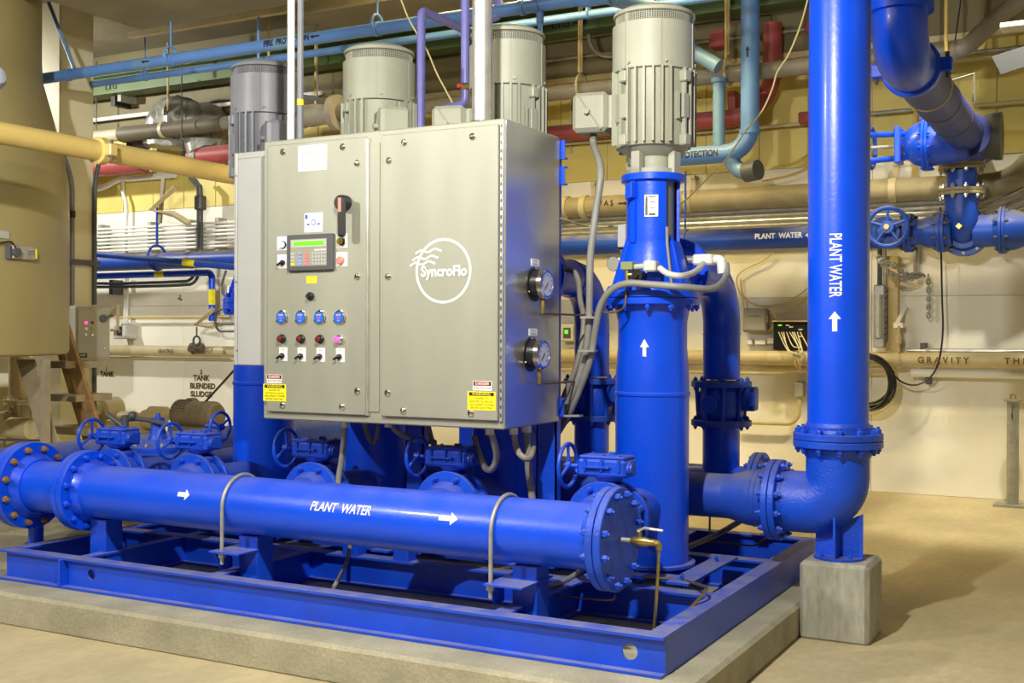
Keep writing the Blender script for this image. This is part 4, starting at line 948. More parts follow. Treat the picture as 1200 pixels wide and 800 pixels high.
c1 = V((e0.x-.03, MY+.01, .235)); c2 = pz(826, 694, .39); c3 = pz(830, 688, .40); c4 = pz(800, 679, .37); c5 = pz(755, 676, .37)
S('copper_tube', B().tube([e0, V((e0.x-.008, MY, MZ-.2)), c1, c1+(c2-c1)*.5-Z3*.01, c2, c3, c4, c5], .0075, 8, bend=.06), BRASS, 'bent brass coloured tube from the drain valve lying over the skid', 'tube')
S('copper_tube', B().tube([py(721, 697, 4.9), py(720, 703, 4.95), py(705, 703, 5.0), py(655, 698, 5.1), py(645, 697, 5.12)], .0045, 8, bend=.03), COPPER, 'thin brown tube under the manifold end flange', 'tube')
S('copper_tube', B().tube([pz(832, 599, .60), pz(831.5, 625, .40), ], .006, 8), COPPER, 'thin brown upright tube behind the nearest pump barrel foot', 'tube')
S('copper_tube', B().tube([py(806, 634, 7.0), py(850, 636, 7.0), py(885, 640, 7.0), py(897, 631, 7.0)], .006, 8, bend=.05), COPPER, 'thin brown tube running across inside the rear of the skid', 'tube')
# ================================================================ pipework along the back wall, right half
def xpipe(name, label, cat, xa, ya, xb, yb, Y, r, m, x0=None, x1=None, group=None, n=20):
    a, c = run_x(xa, ya, xb, yb, Y)
    if x0 is not None: a.x = x0
    if x1 is not None: c.x = x1
    t = T(name, label, cat, ((a.x+c.x)/2, Y, a.z-r), group); P('tube', B().cyl(a, c, r, n=n), m, t); return t, a, c
def rings(t, xs, Y, z, r, m, name='coupling', w_=.05):
    for x in xs: P(name, B().cyl((x-w_/2, Y, z), (x+w_/2, Y, z), r, n=24), m, t)
# cream sludge pipe with stencilled words
t, a, c = xpipe('sludge_pipe', 'long cream pipe low on the back wall stencilled GRAVITY at its right end', 'pipe', 700, 417, 1100, 422, 12.2, .078, CREAM, -17.5, 2.2)
zs = a.z
rings(t, [py(x, 420, 12.2).x for x in (1056, 1100, 1147, 900)], 12.2, zs, .080, CREAM, 'joint', .012)
rings(t, [py(x, 420, 12.2).x for x in (1052,)], 12.2, zs, .086, CREAM, 'clamp_band', .06)
def wlet(s, x0, x1, y, Y, size, m, par, r=None, z=None, sx=1., bold=.03):
    q0, q1 = py(x0, y, Y), py(x1, y, Y)
    if r: text(s, size, ((q0.x+q1.x)/2, Y, z), X3, (V((0, .0, 1))), m, par, wrap=r, sx=sx, bold=bold)
    else: text(s, size, ((q0.x+q1.x)/2, Y, q0.z), X3, Z3, m, par, sx=sx, bold=bold)
wlet('G R A V I T Y', 1083, 1130, 422, 12.12, .085, BROWNINK, t, .078, zs, .98)
wlet('T H I', 1178, 1202, 422, 12.12, .085, BROWNINK, t, .078, zs, 1.0)
wlet('GRATING', 187, 211, 406, 12.12, .075, BROWNINK, t, .078, zs, .9)
wlet('SLUDGE', 225, 250, 406, 12.12, .075, BROWNINK, t, .078, zs, .9)
wlet('SL', 264, 271, 406, 12.12, .075, BROWNINK, t, .078, zs, .9)

t, a, c = xpipe('drain_pipe', 'dull white pipe slung directly under the cream GRAVITY pipe', 'pipe', 1075, 436.5, 1190, 438.5, 12.24, .042, WHITEP, py(1068, 437, 12.24).x, 2.2)
t, a, c = xpipe('drain_pipe', 'cream pipe just under the sludge pipe between cabinet and riser', 'pipe', 660, 427, 930, 431, 12.24, .045, CREAM, -7.5, py(1050, 433, 12.24).x)
t, a, c = xpipe('conduit', 'shiny metal conduit running just above the GRAVITY lettering', 'conduit', 1070, 411, 1190, 411.5, 12.27, .026, GALV, py(1064, 411, 12.27).x, 2.2)
rings(t, [py(x, 411, 12.27).x for x in (1088,)], 12.27, a.z, .032, GALVD, 'strap', .04)
P('bracket', B().box(a.x+.12, a.x+.17, 12.25, YB-.001, a.z, a.z+.08), DARK, t)
# big tan WAS pipe
WY = 12.16
t, a, c = xpipe('sludge_pipe', 'fat tan pipe with stencilled WAS and an arrow above the blue wall header', 'pipe', 700, 241, 1080, 222, WY, .118, TANPIPE, -7.2, py(1138, 219, WY).x)
zw = a.z
wlet('W A S', 706, 720, 241, WY-.12, .085, INK, t, .118, zw, .95)
arrow((py(730.5, 240, WY-.12).x, WY, zw+.005), X3, Z3, .118, .12, .05, INK, t)
for x in (664, 686, 808, 1047): rings(t, [py(x, 235, WY).x], WY, zw, .140 if x < 800 else .128, CREAM, 'pipe_clamp', .07)
for x in (808, 1047, 690):
    X_ = py(x, 230, WY).x; P('hanger', B().box(X_-.025, X_+.025, WY+.12, WY+.14, zw, zw+.30).box(X_-.025, X_+.025, WY+.10, YB-.001, zw+.26, zw+.30), CREAM, t)
e0 = V((py(1138, 219, WY).x, WY, zw)); P('bend', B().tube([e0, e0+X3*.35, e0+V((.75, -.25, .35)), e0+V((1.6, -.25, .35))], .118, 20, bend=.3), TANPIPE, t)
# rows of conduit below it, climbing at the right
for k in range(5):
    z0 = py(850, 249+k*5.6, 12.2).z; x1 = py(1128+k*9, 250, 12.2).x
    t = T('wall_conduit', '%s conduit in the stack of five on the back wall' % ['topmost', 'second from the top', 'middle', 'second from the bottom', 'lowest'][k], 'conduit', (-5, 12.2, z0-.02), 'five conduits stacked on the back wall')
    P('tube', B().tube([(-8.4, 12.2, z0), (x1, 12.2, z0), (x1+.55, 12.2, z0+.26), (x1+1.9, 12.2, z0+.62)], .021, 10, bend=.2), GALVD if k % 2 else GALV, t)
for k in range(7):
    z0 = 3.165-k*.054
    t = T('wall_conduit', '%s of seven white conduits on the lit left wall' % ['topmost', 'second', 'third', 'middle', 'fifth', 'sixth', 'lowest'][k], 'conduit', (-13, 12.2, z0-.02), 'seven white conduits on the left wall')
    P('tube', B().cyl((-17.5, 12.2, z0), (-8.6, 12.2, z0), .019, n=10), WHITEP, t)
ws = T('conduit_strut', 'slotted steel strut clipping the five wall conduits behind the violet pipes', 'strut', (-7.5, 12.25, 2.6))
for i, x in enumerate((177, 222, 256, 119)):
    q = py(x, 275, 12.26); st = T('conduit_strut', ['dark slotted strut clipping the conduit stack under the triangular bracket', 'strut clipping the conduit stack in the middle of its lit run',
        'strut clipping the conduit stack by the grey side box', 'strut clipping the conduit stack beside the buff column'][i], 'strut', (q.x, 12.26, 2.78))
    P('channel', B().box(q.x-.03, q.x+.03, 12.225, YB-.001, 2.78, 3.24), GALVD, st)
bpy.data.objects.remove(ws)
# blue wall header with lettering, valve, reducer and tee
HB = 11.8
t, a, c = xpipe('plant_water_header', 'dusty blue pipe along the back wall with small white PLANT WATER lettering', 'pipe', 670, 288, 920, 278, HB, .112, BLUEWALL, -14.5, py(1036, 272, HB).x, n=32)
zh = 2.63; 
zh = a.z
wlet('PLANT  WATER', 897, 934, 279, HB-.11, .075, WLET, t, .112, zh+.0, .92)
arrow((py(947, 277, HB-.11).x+.02, HB, zh+.005), -X3, -Z3 if 0 else Z3*-1, .112, .10, .06, WLET, t)
X_ = py(803, 278, HB).x; P('pipe_clamp', B().cyl((X_-.03, HB, zh), (X_+.03, HB, zh), .125, n=24), BLUEWALL, t); P('hanger_rod', B().cyl((X_, HB, zh+.11), (X_, HB, zh+.75), .012, n=8), BLUEWALL, t)
X_ = py(184, 300, HB).x
P('pipe_clamp', B().ring((X_, HB, zh+.05), X3, .17, .018), BLUEWALL, t); P('hanger_rod', B().cyl((X_, HB, zh+.2), (X_, HB, zh+.75), .018, n=8), BLUEWALL, t)
X_ = py(224, 300, HB).x; P('strap', B().cyl((X_-.03, HB, zh), (X_+.03, HB, zh), .116, n=24), DARK, t)
# header gate valve seen end on
gv = T('gate_valve', 'blue gate valve with spoked handwheel right of the riser on the wall header', 'valve', tuple(py(1040, 290, HB)))
q = py(1040, 266, HB-.35); hw = P('handwheel', B().ring(q, Y3, .185, .022, 10, 40), BLUEWALL, gv)
P('hub', B().cyl(q-Y3*.03, q+Y3*.04, .06, n=16), BLUEWALL, hw); P('hub_nut', B().cyl(q-Y3*.06, q-Y3*.03, .028, n=6), BRASS, hw)
for k in range(5): a_ = radians(18+72*k); P('spoke', B().cyl(q+V((cos(a_), 0, sin(a_)))*.05, q+V((cos(a_), 0, sin(a_)))*.175, .014, n=8), BLUEWALL, hw)
xv = py(1040, 270, HB).x
P('bonnet', B().lathe((xv, HB-.30, zh), Y3, [(0, .04), (.1, .05), (.11, .15), (.15, .15), (.16, .13), (.3, .14)], 28), BLUEWALL, gv)
P('valve_body', B().cyl((xv-.16, HB, zh), (xv+.14, HB, zh), .145, n=28), BLUEWALL, gv)
x0 = py(1065, 270, HB).x; x1 = py(1100, 270, HB).x
flange(gv, (x0, HB, zh), X3, .19, .12, .035, 8, BLUED, br=.02, mb=DARK)
P('reducer', B().lathe((x0+.05, HB, zh), X3, [(0, .115), (.06, .12), (x1-x0-.14, .155), (x1-x0-.08, .155)], 32), BLUEWALL, gv)
# overhead run, elbow, tee and drop on the right
OX, OZ = -1.385, 3.50
oe = T('overhead_pipe', 'big blue elbow and dusty pipe running overhead towards the wall right of the riser', 'pipe', (OX, 10.0, OZ-.2))
q = px(1054, 20, OX); YO = q.y
P('elbow', B().tube([(OX, YO, ZC-.002), (OX, YO, OZ), (OX, YO+.50, OZ)], .180, 40, bend=.46, k=12), BLUE, oe)
P('top_flange', B().lathe((OX, YO, px(1054, 10, OX).z), Z3, [(-.03, .22), (.05, .22)], 32), BLUE, oe)
P('overhead_run', B().cyl((OX, YO+.46, OZ), (OX, 11.55, OZ), .172, n=40), DUSTB, oe)
cp = P('grooved_coupling', B().lathe((OX, YO+.44, OZ), Y3, [(0, .19), (.008, .205), (.082, .205), (.09, .19)], 36), BLUE, oe)
for s in (-1, 1):
    P('coupling_ear', B().box(OX+s*.19, OX+s*.275, YO+.445, YO+.525, OZ-.05, OZ+.05, ch=.01), BLUE, cp); P('coupling_bolt', B().cyl((OX+s*.24, YO+.485, OZ-.09), (OX+s*.24, YO+.485, OZ+.09), .014, n=8), DARK, cp)
for yy in (YO+1.2, YO+1.75, YO+2.5): P('hanger_band', B().ring((OX, yy, OZ), Y3, .173, .010 if yy < YO+1.3 else .005), CREAM if yy < YO+1.3 else DARK, oe)
q = px(1140, 100, OX); P('bracket_rod', B().tube([(OX+.02, YO+1.9, OZ+.17), (OX+.25, YO+1.9, OZ+.22), (OX+.25, YO+1.9, OZ+.0)], .012, 8), GALVD, oe)
te = T('pipe_tee', 'dusty blue cast tee with flanged drop into the wall header at the right', 'pipe', (OX-.06, 11.75, zh))
TX = py(1127, 235, HB).x
P('tee_body', B().lathe((TX+.10, 11.40, OZ-.02), Y3, [(0, .20), (.1, .215), (.62, .215), (.70, .20)], 32), DUSTB, te)
P('tee_branch', B().cyl((TX, HB, OZ-.05), (TX, HB, py(1127, 195, HB).z), .155, n=32), DUSTB, te)
P('end_cap', B().lathe((TX+.22, 11.62, OZ-.02), X3, [(0, .20), (.10, .225), (.15, .225)], 28), DARK, te)
z1, z2 = py(1127, 195, HB).z, py(1127, 225, HB).z
for z in (z1, z2): flange(te, (TX, HB, z), Z3, .215, .15, .030, 10, TANPIPE, br=.02, mb=GALV, hub=False)
P('drop_pipe', B().cyl((TX, HB, z1-.03), (TX, HB, z2+.03), .138, n=32), BLUEWALL, te)
P('drop_elbow', B().tube([(TX, HB, z2-.03), (TX, HB-.02, zh+.06), (TX+.02, HB+.22, zh-.02)], .150, 32, bend=.2), BLUEWALL, te)
P('brass_plug', B().cyl((TX+.0, HB-.20, zh+.03), (TX+.0, HB-.12, zh+.03), .03, n=4), BRASS, te)
flange(te, (TX+.01, HB+.13, zh), Y3, .235, .16, .032, 10, BLUEWALL, br=.018, mb=GALVD)
flange(te, (py(1100, 268, HB).x+.03, HB, zh), X3, .20, .14, .034, 8, BLUEWALL, br=.02, mb=DARK)
P('side_run', B().cyl((TX+.1, HB+.1, zh), (py(1170, 265, HB).x, HB+.1, zh), .155, n=32), BLUEWALL, te)
xb = py(1174, 265, HB).x; flange(te, (xb, HB+.1, zh), X3, .225, .15, .03, 8, BLUEWALL, br=.018, mb=DARK)
P('end_bonnet', B().lathe((xb+.03, HB+.1, zh), X3, [(0, .20), (.08, .19), (.24, .13), (.3, .11), (.5, .11)], 28), BLUEWALL, te)
# horizontal bonnet gate valve behind the riser
hv = T('gate_valve', 'blue gate valve lying sideways with domed bonnet and yoke under the overhead pipe', 'valve', tuple(py(1090, 195, 11.3)))
q0 = py(1060, 170, 11.3); q1 = py(1095, 168, 11.3); qe = py(1135, 168, 11.3); z = q1.z; xm = py(1084, 170, 11.3).x
P('bonnet_dome', B().lathe((q0.x, 11.3, z), X3, [(0, .07), (.03, .14), (.09, .19), (.16, .215), (xm-q0.x, .215)], 32), BLUE, hv)
flange(hv, (xm+.02, 11.3, z), X3, .25, .215, .028, 12, BLUE, br=.014, hub=False)
P('valve_body', B().lathe((xm+.05, 11.3, z), X3, [(0, .21), (.1, .2), (qe.x-xm-.05, .17)], 32), BLUECAST, hv)
for s in (-1, 1): P('yoke_arm', B().cyl((q0.x+.02, 11.3, z+s*.11), (q0.x-.55, 11.3, z+s*.13), .028, n=10), BLUE, hv)
P('stem', B().cyl((q0.x, 11.3, z), (q0.x-.6, 11.3, z), .018, n=10), GALVD, hv); P('yoke_plate', B().box(q0.x-.08, q0.x-.02, 11.2, 11.4, z-.17, z+.17, ch=.01), BLUE, hv)
P('handwheel', B().ring((py(1021, 170, 11.3).x, 11.3, z), X3, .19, .02), BLUED, hv)
# long grey pipe high on the right, with its bend
t, a, c = xpipe('grey_pipe', 'long grey dusty pipe crossing behind the nearest motor above the red pipes', 'pipe', 650, 110, 945, 77, 11.5, .083, DUSTYPIPE, -9.35, py(1110, 47, 11.5).x)
P('bend', B().tube([(c.x-.02, 11.5, a.z), (py(1130, 45, 11.5).x, 11.5, a.z), py(1176, 14, 11.5), py(1215, -12, 11.5)], .083, 20, bend=.2), DUSTYPIPE, t)
rings(t, [py(x, 50, 11.5).x for x in (1053, 1092, 1118)], 11.5, a.z, .089, DUSTYPIPE, 'coupling', .05)
for i, (x, y0) in enumerate(((677, -5), (850, -5))):
    q = py(x, 85, 11.4); P('hanger_rod', B().cyl((q.x, 11.5, a.z+.2), (q.x, 11.5, ZC-.01), .012, n=6), CREAM, t)
    P('clevis', B().ring((q.x, 11.5, a.z+.03), X3, .14, .016), CREAM, t)
for i, (xa, ya, xb, yb, x0, x1, m, lb) in enumerate(((1060, 69, 1190, 57, 1000, 1260, GALVD, 'upper thin conduit right of the riser under the grey bend'), (1060, 76, 1190, 66, 1000, 1260, CREAM, 'lower thin cream conduit right of the riser under the grey bend'),
      (1030, 131, 1066, 130, 1018, 1068, GALVD, 'short thin conduit beside the riser at overhead valve height'), (1145, 124, 1195, 119, 1140, 1260, CREAM, 'thin cream conduit right of the overhead pipe end'),
      (640, 73, 720, 60, 585, 1010, GALVD, 'thin ledge conduit under the tan wall band'), (660, 164, 880, 155, 640, 1000, CREAM, 'thin cream rail under the horizontal red pipe'),
      (640, 49, 720, 38, 585, 1010, GALVD, 'thin conduit just below the green beam'))):
    a, c = run_x(xa, ya, xb, yb, 12.28); S('thin_conduit', B().cyl((py(x0, ya, 12.28).x, 12.28, a.z), (py(x1, ya, 12.28).x, 12.28, a.z), .020, n=10), m, lb, 'conduit')
S('thin_conduit', B().tube([py(690, 38, 12.1), py(691, 52, 12.1), py(703, 66, 12.1), py(735, 66, 12.1)], .024, 10, bend=.3), GALVD, 'bent grey conduit curling down left of the nearest motor top', 'conduit')
# red fire main
t = T('red_pipe', 'dusty red fire pipe with elbow and upright right of the light blue riser', 'pipe', tuple(py(880, 160, 12.1)))
a, c = run_x(680, 153, 850, 140, 12.1); xr = py(905, 100, 12.1).x
P('tube', B().tube([(-9.4, 12.1, a.z), (xr, 12.1, a.z), (xr, 12.1, 4.88)], .092, 24, bend=.5, k=12), RED, t)
P('upright_sleeve', B().cyl((xr, 12.1, py(900, 93, 12.1).z), (xr, 12.1, 4.92), .099, n=24), RED, t)
for i, (x0, y0, x1, y1, lb) in enumerate(((834, 36, 852, 58, 'small dusty red box beside the top of the light blue riser'), (938, 132, 951, 146, 'small red box half hidden behind the big riser'), (856, 108, 865, 140, 'small red bracket between the two light blue uprights'), (945, 25, 952, 40, 'tiny red box at the riser edge near the top'))):
    a = py(x0, y1, 12.2); c = py(x1, y0, 12.2); S('red_box', B().box(a.x, c.x, 12.1, YB-.001, a.z, c.z, ch=.01), RED, lb, 'box')
# light blue fire protection pipes at the right
t = T('light_blue_riser', 'light blue upright pipe with elbow lettered PROTECTION right of the nearest motor', 'pipe', tuple(py(878, 195, 11.2)))
q = py(879, 100, 11.2); z = py(850, 180, 11.2).z
P('tube', B().tube([(q.x, 11.2, 5.3), (q.x, 11.2, z), (q.x-1.1, 11.2, z)], .092, 28, bend=.24, k=10), SKY, t)
P('collar', B().cyl((q.x, 11.2, py(879, 157, 11.2).z), (q.x, 11.2, py(879, 152, 11.2).z), .105, n=24), SKY, t)
text('PROTECTION', .088, (py(817, 180, 11.1).x, 11.2, z), X3, Z3, INK, t, wrap=.092, bold=.04, sx=.78)
arrow((q.x, 11.2, py(876, 60, 11.1).z), Z3, -X3, .092, .11, .05, INK, t)
q2 = py(842.5, 120, 11.2)
P('branch', B().cyl((q2.x, 11.2, z), (q2.x, 11.2, py(842, 96, 11.2).z), .060, n=20), SKYD, t); P('branch_cap', B().cyl((q2.x, 11.2, py(842, 97, 11.2).z), (q2.x, 11.2, py(842, 92, 11.2).z), .082, n=20), SKYD, t)
P('tail_pipe', B().tube([(q2.x+.12, 11.2, z-.02), (q2.x+.16, 11.25, z-.16), (q2.x+.30, 11.2, z-.20)], .080, 18, bend=.08), SKYD, t); P('tail_end', B().cyl((q2.x+.28, 11.2, z-.20), (q2.x+.42, 11.15, z-.19), .10, n=20), DARK, t)
a, c = py(815, 62, 11.0), py(842, 78, 11.0); S('light_blue_branch', B().cyl(a-(c-a).normalized()*.5, c, .075, n=18), SKYD, 'slanting light blue pipe just right of the nearest motor shroud', 'pipe')
# overhead light blue mains
FY = 9.3
t = T('fire_main', 'light blue overhead pipe lettered FIRE PROTECTION crossing the upper left of the picture', 'pipe', tuple(py(300, 66, FY)))
a, c = run_x(40, 96, 600, 10, FY); z = (py(40, 96, FY).z+py(300, 53, FY).z+py(600, 10, FY).z)/3; FZ = z
xe = py(722, -8, FY).x; xs = py(35, 96, FY).x
P('tube', B().cyl((xs, FY, z), (xe, FY, z), .062, n=24), SKY, t); 
for x in (322, 160): P('painted_band', B().cyl((py(x, 60, FY).x, FY, z), (py(x+18, 60, FY).x, FY, z), .0635, n=24), SKYD, t)
text('FIRE  PROTECTION', .085, ((py(309, 50, FY).x+py(371, 45, FY).x)/2, FY, z), X3, Z3, INK, t, wrap=.062, bold=.05, sx=.8)
arrow((py(175, 72, FY).x, FY, z), -X3, Z3*-1, .0635, .12, .04, INK, t); arrow((py(373, 46, FY).x, FY, z), -X3, Z3*-1, .0635, .12, .04, INK, t)
for x in (80, 200, 203, 442, 612, 630):
    X_ = py(x, 60, FY).x; P('pipe_clamp', B().cyl((X_-.025, FY, z), (X_+.025, FY, z), .072, n=20), SKY, t)
    if x in (200, 442): P('clevis', B().ring((X_, FY, z+.05), X3, .09, .014), SKY, t); P('hanger_rod', B().cyl((X_, FY, z+.14), (X_, FY, ZC-.01), .010, n=8), SKY, t)
b0 = py(87, 80, FY); b1 = py(57, 3, FY); P('brace_pipe', B().cyl(b0, b1, .022, n=12), SKYD, t)
P('drop_rod', B().cyl((py(218, 60, 9.3).x, 9.3, z-.3), (py(218, 60, 9.3).x, 9.3, ZC-.01), .022, n=8), SKY, t) if 0 else None
X_ = py(720, 0, FY).x; P('end_sleeve', B().cyl((xe-.35, FY, z), (xe-.05, FY, z), .08, n=24), SKY, t); P('drop_pipe', B().cyl((xe-.1, FY, z), (xe+.35, FY+.9, z-.06), .075, n=20), SKYD, t)
q = py(633, 20, FY); P('small_drop', B().cyl((q.x, FY, z-.05), (q.x, FY, z-.38), .022, n=12), SKY, t); P('drop_coupling', B().cyl((q.x, FY, z-.16), (q.x, FY, z-.07), .034, n=12), SKY, t)
t = T('fire_branch', 'thinner light blue overhead pipe running behind and below the larger one', 'pipe', tuple(py(400, 56, 10.5)))
z = (py(111, 97, 10.5).z+py(717, 15, 10.5).z+py(537, 39, 10.5).z)/3; P('tube', B().cyl((py(60, 97, 10.5).x, 10.5, z), (py(860, 0, 10.5).x, 10.5, z), .042, n=20), SKY, t)
for x in (170, 540, 690): X_ = py(x, 60, 10.5).x; P('hanger_rod', B().cyl((X_, 10.5, z+.04), (X_, 10.5, ZC-.01 if x > 300 else 5.74), .009, n=6), SKY, t); P('clevis', B().ring((X_, 10.5, z+.02), X3, .06, .01), SKY, t)
text('LTG', .07, (py(403, 58, 10.45).x, 10.5, z), X3, Z3, INK, t, wrap=.042, sx=.8)
q = py(316, 40, 9.6); 
S('hanger_rod', B().cyl((py(218, 20, 10.0).x, 10.0, 4.62), (py(218, 20, 10.0).x, 10.0, 5.7), .024, n=10), SKY, 'light blue inclined hanger crossing behind the overhead pipe by the slate motor', 'rod') if 0 else None
for i, (x, y0, y1, Y, m, lb) in enumerate(((303, -10, 90, 10.2, SKY, 'light blue upright rod just left of the slate motor top'), (315, -10, 95, 11.0, YELPIPE, 'yellow hanger rod between slate motor and white conduit'),
        (370, -10, 135, 11.2, YELPIPE, 'yellow hanger rod just right of the slate blue conduit'), (197, 50, 130, 11.6, CREAM, 'pale hanger rod dropping to the dark lagged pipe'), (213, 60, 180, 11.4, DARK, 'thin dark hanger rod in front of the silver wrapped duct'),
        (113, 72, 152, 12.0, DARK, 'thin dark hanger rod right beside the buff column'), (679, -10, 85, 11.4, YELPIPE, 'pale yellow rod holding the grey pipe left of the nearest motor'), (851, -10, 68, 11.4, YELPIPE, 'pale yellow rod holding the grey pipe right of the nearest motor'),
        (1109, -10, 60, 11.3, YELPIPE, 'cream upright rod behind the blue overhead elbow'), (1083, -5, 45, 11.3, CREAM, 'cream rod at the left of the overhead elbow clamp'), (669, 80, 180, 12.383, CREAM, 'cream wall conduit left of the motor terminal box'),
        (949, 0, 285, 12.383, CREAM, 'cream wall conduit at the left edge of the big riser'), (1073, 130, 225, 12.36, YELPIPE, 'cream upright behind the sideways gate valve'), (1074, 225, 325, 12.365, GALV, 'galvanised tube hanging between handwheel valve and reducer'),
        (812, 215, 275, 12.392, GALVD, 'thin metal rod behind the right edge of the nearest pump head'))):
    a = py(x, y0, Y); c = py(x, y1, Y); S('hanger_rod', B().cyl((a.x, Y, c.z), (a.x, Y, ZC-.005 if y0 <= 0 else min(a.z, ZC-.005)), .030 if x in (1074, 1073) else .016 if m in (CREAM, YELPIPE, SKY) else .009, n=8), m, lb, 'rod')
a, c = py(1126, 0, 11.9), py(1113, 92, 11.9); S('hanger_cable', B().cyl(a, c, .007, n=6), BLACKC, 'thin black slanting cable above the overhead pipe', 'cable')
# sign plate edge at the upper right
b = B(); q = [py(1162, 66, 10.6), py(1200, 54, 10.6), py(1207, 76, 10.6), py(1173, 87, 10.6)]
q = [V(k) for k in q]; v = q+[k+Y3*.03 for k in q]; b.add(v, [(0, 1, 2, 3), (7, 6, 5, 4), (0, 4, 5, 1), (1, 5, 6, 2), (2, 6, 7, 3), (3, 7, 4, 0)]); S('tilted_panel', b, DARK, 'tilted dull grey sheet panel cut by the right picture edge', 'panel')
a = py(1173, 36, 10.8); c = py(1215, 29, 10.8); S('cable_tray', B().box(a.x, c.x, 10.7, 10.9, a.z, a.z+.045, ch=.006), WOODW, 'pale flat tray end high at the right picture edge', 'tray')
# wall furniture between pump and riser
a = py(872, 389, 12.3); c = py(899, 361, 12.3)
bx = T('junction_box', 'dull grey wall junction box right of the discharge pipe', 'box', ((a.x+c.x)/2, 12.33, a.z)); P('box_shell', B().box(a.x, c.x, 12.26, YB-.001, a.z, c.z, ch=.01), GREY, bx); P('lid', B().box(a.x+.01, c.x-.01, 12.25, 12.262, a.z+.02, c.z-.01, ch=.004), GREY, bx)
text('CONTROL', .028, ((a.x+c.x)/2, 12.2495, c.z-.085), X3, Z3, INK, bx, bold=0); P('hinge', B().box(c.x, c.x+.015, 12.27, 12.33, a.z+.1, a.z+.18), GREY, bx)
a = py(909, 410, 12.3); c = py(958, 377, 12.3)
nb = T('network_unit', 'black electronics unit bristling with pale cables left of the riser', 'electronics', ((a.x+c.x)/2, 12.3, a.z)); P('case', B().box(a.x, c.x, 12.2, YB-.001, a.z, c.z, ch=.006), BLACK, nb)
P('top_shelf', B().box(a.x-.01, c.x+.01, 12.18, YB-.001, c.z, c.z+.015), CREAM, nb)
for x, y, m in ((914, 381, LCD), (923, 381, PAPER), (927, 383, PAPER), (938, 386, PAPER), (938, 394, PAPER)): q = py(x, y, 12.2); P('indicator', B().box(q.x-.02, q.x+.02, 12.196, 12.2, q.z-.006, q.z+.006), m, nb)
for k in range(9):
    x = 912+k*3.1+random.random(); e = py(x, 389, 12.19); f = py(x+4+random.random()*8, 405+random.random()*8, 12.05); g = py(925+random.random()*16, 408+random.random()*12, 12.06); h = py(930+random.random()*9, 420+random.random()*6, 12.08); l = py(936+random.random()*3, 436, 12.15)
    P('patch_cable', B().tube(smooth([e, f, g, h, l], 5), .006, 6), YCABLE if k % 3 else WCONDUIT, nb)
for i, (x0, y0, x1, y1, lb) in enumerate(((876, 397, 882, 404, 'leftmost small white socket above the cream sludge pipe'), (885, 398, 898, 404, 'middle double white socket above the cream sludge pipe'), (899, 396, 909, 403, 'white socket touching the black electronics unit'))):
    a = py(x0, y1, 12.35); c = py(x1, y0, 12.35); o = S('wall_socket', B().box(a.x, c.x, 12.33, YB-.001, a.z, c.z, ch=.008), WHITEP, lb, 'socket')
cs = T('conduit_switch', 'small metal conduit body with pipe curving left under the cream sludge pipe', 'conduit', tuple(py(937, 462, 12.3)))
a = py(932, 465, 12.32); c = py(942, 448, 12.32); P('conduit_body', B().box(a.x, c.x, 12.26, YB-.001, a.z, c.z, ch=.01), GALVD, cs)
P('tube', B().tube([py(937, 464, 12.3), py(937, 497, 12.3), py(866, 494.5, 12.3), py(862, 494, 12.3)], .022, 10, bend=.28), CREAM, cs)
a = py(658, 400, 12.3); c = py(675, 380, 12.3); gbx = T('meter_box', 'small grey meter box with green display right of the cabinet side', 'meter', tuple(py(666, 400, 12.3))); P('case', B().box(a.x, c.x, 12.22, YB-.001, a.z, c.z, ch=.012), WCONDUIT, gbx)
a = py(659.5, 396, 12.2); c = py(668, 384, 12.2); P('window', B().box(a.x, c.x, 12.215, 12.22, a.z, c.z), DARK, gbx); q = py(663, 388, 12.2); P('display', B().box(q.x-.02, q.x+.02, 12.21, 12.215, q.z-.03, q.z+.015), LCD, gbx)
a = py(677, 398, 12.3); c = py(684, 381, 12.3); S('meter_box', B().box(a.x, c.x, 12.22, YB-.001, a.z, c.z, ch=.01), WCONDUIT, 'second grey meter box peeping out beside the blue discharge pipe', 'meter')
for i, (pts, lb) in enumerate((([(906, 295), (895, 305), (872, 316), (863, 328), (870, 348), (888, 357), (915, 356), (935, 347), (952, 333)], 'upper thin cable drooping over the yellow wall between pump and riser'),
        ([(868, 327), (869, 340), (872, 362)], 'thin cable dropping into the grey junction box'), ([(899, 362), (906, 366), (909, 374), (905, 383), (897, 390)], 'thin cable hooking out of the junction box right side'), ([(903, 367), (925, 364), (940, 355), (950, 345)], 'lower thin cable drooping over the yellow wall between pump and riser'),
        ([(903, 196), (930, 190), (948, 180)], 'thin yellow cable slanting up to the big riser'), ([(893, 212), (925, 205), (947, 196)], 'thin tan cable just below the yellow one by the riser'), ([(920, 67), (935, 66), (952, 61)], 'short yellow cable above the grey pipe by the riser'))):
    S('wall_cable', B().tube(smooth([py(x, y, 12.33) for x, y in pts], 5), .009, 6), YCABLE if i < 4 else YELPIPE, lb, 'cable')
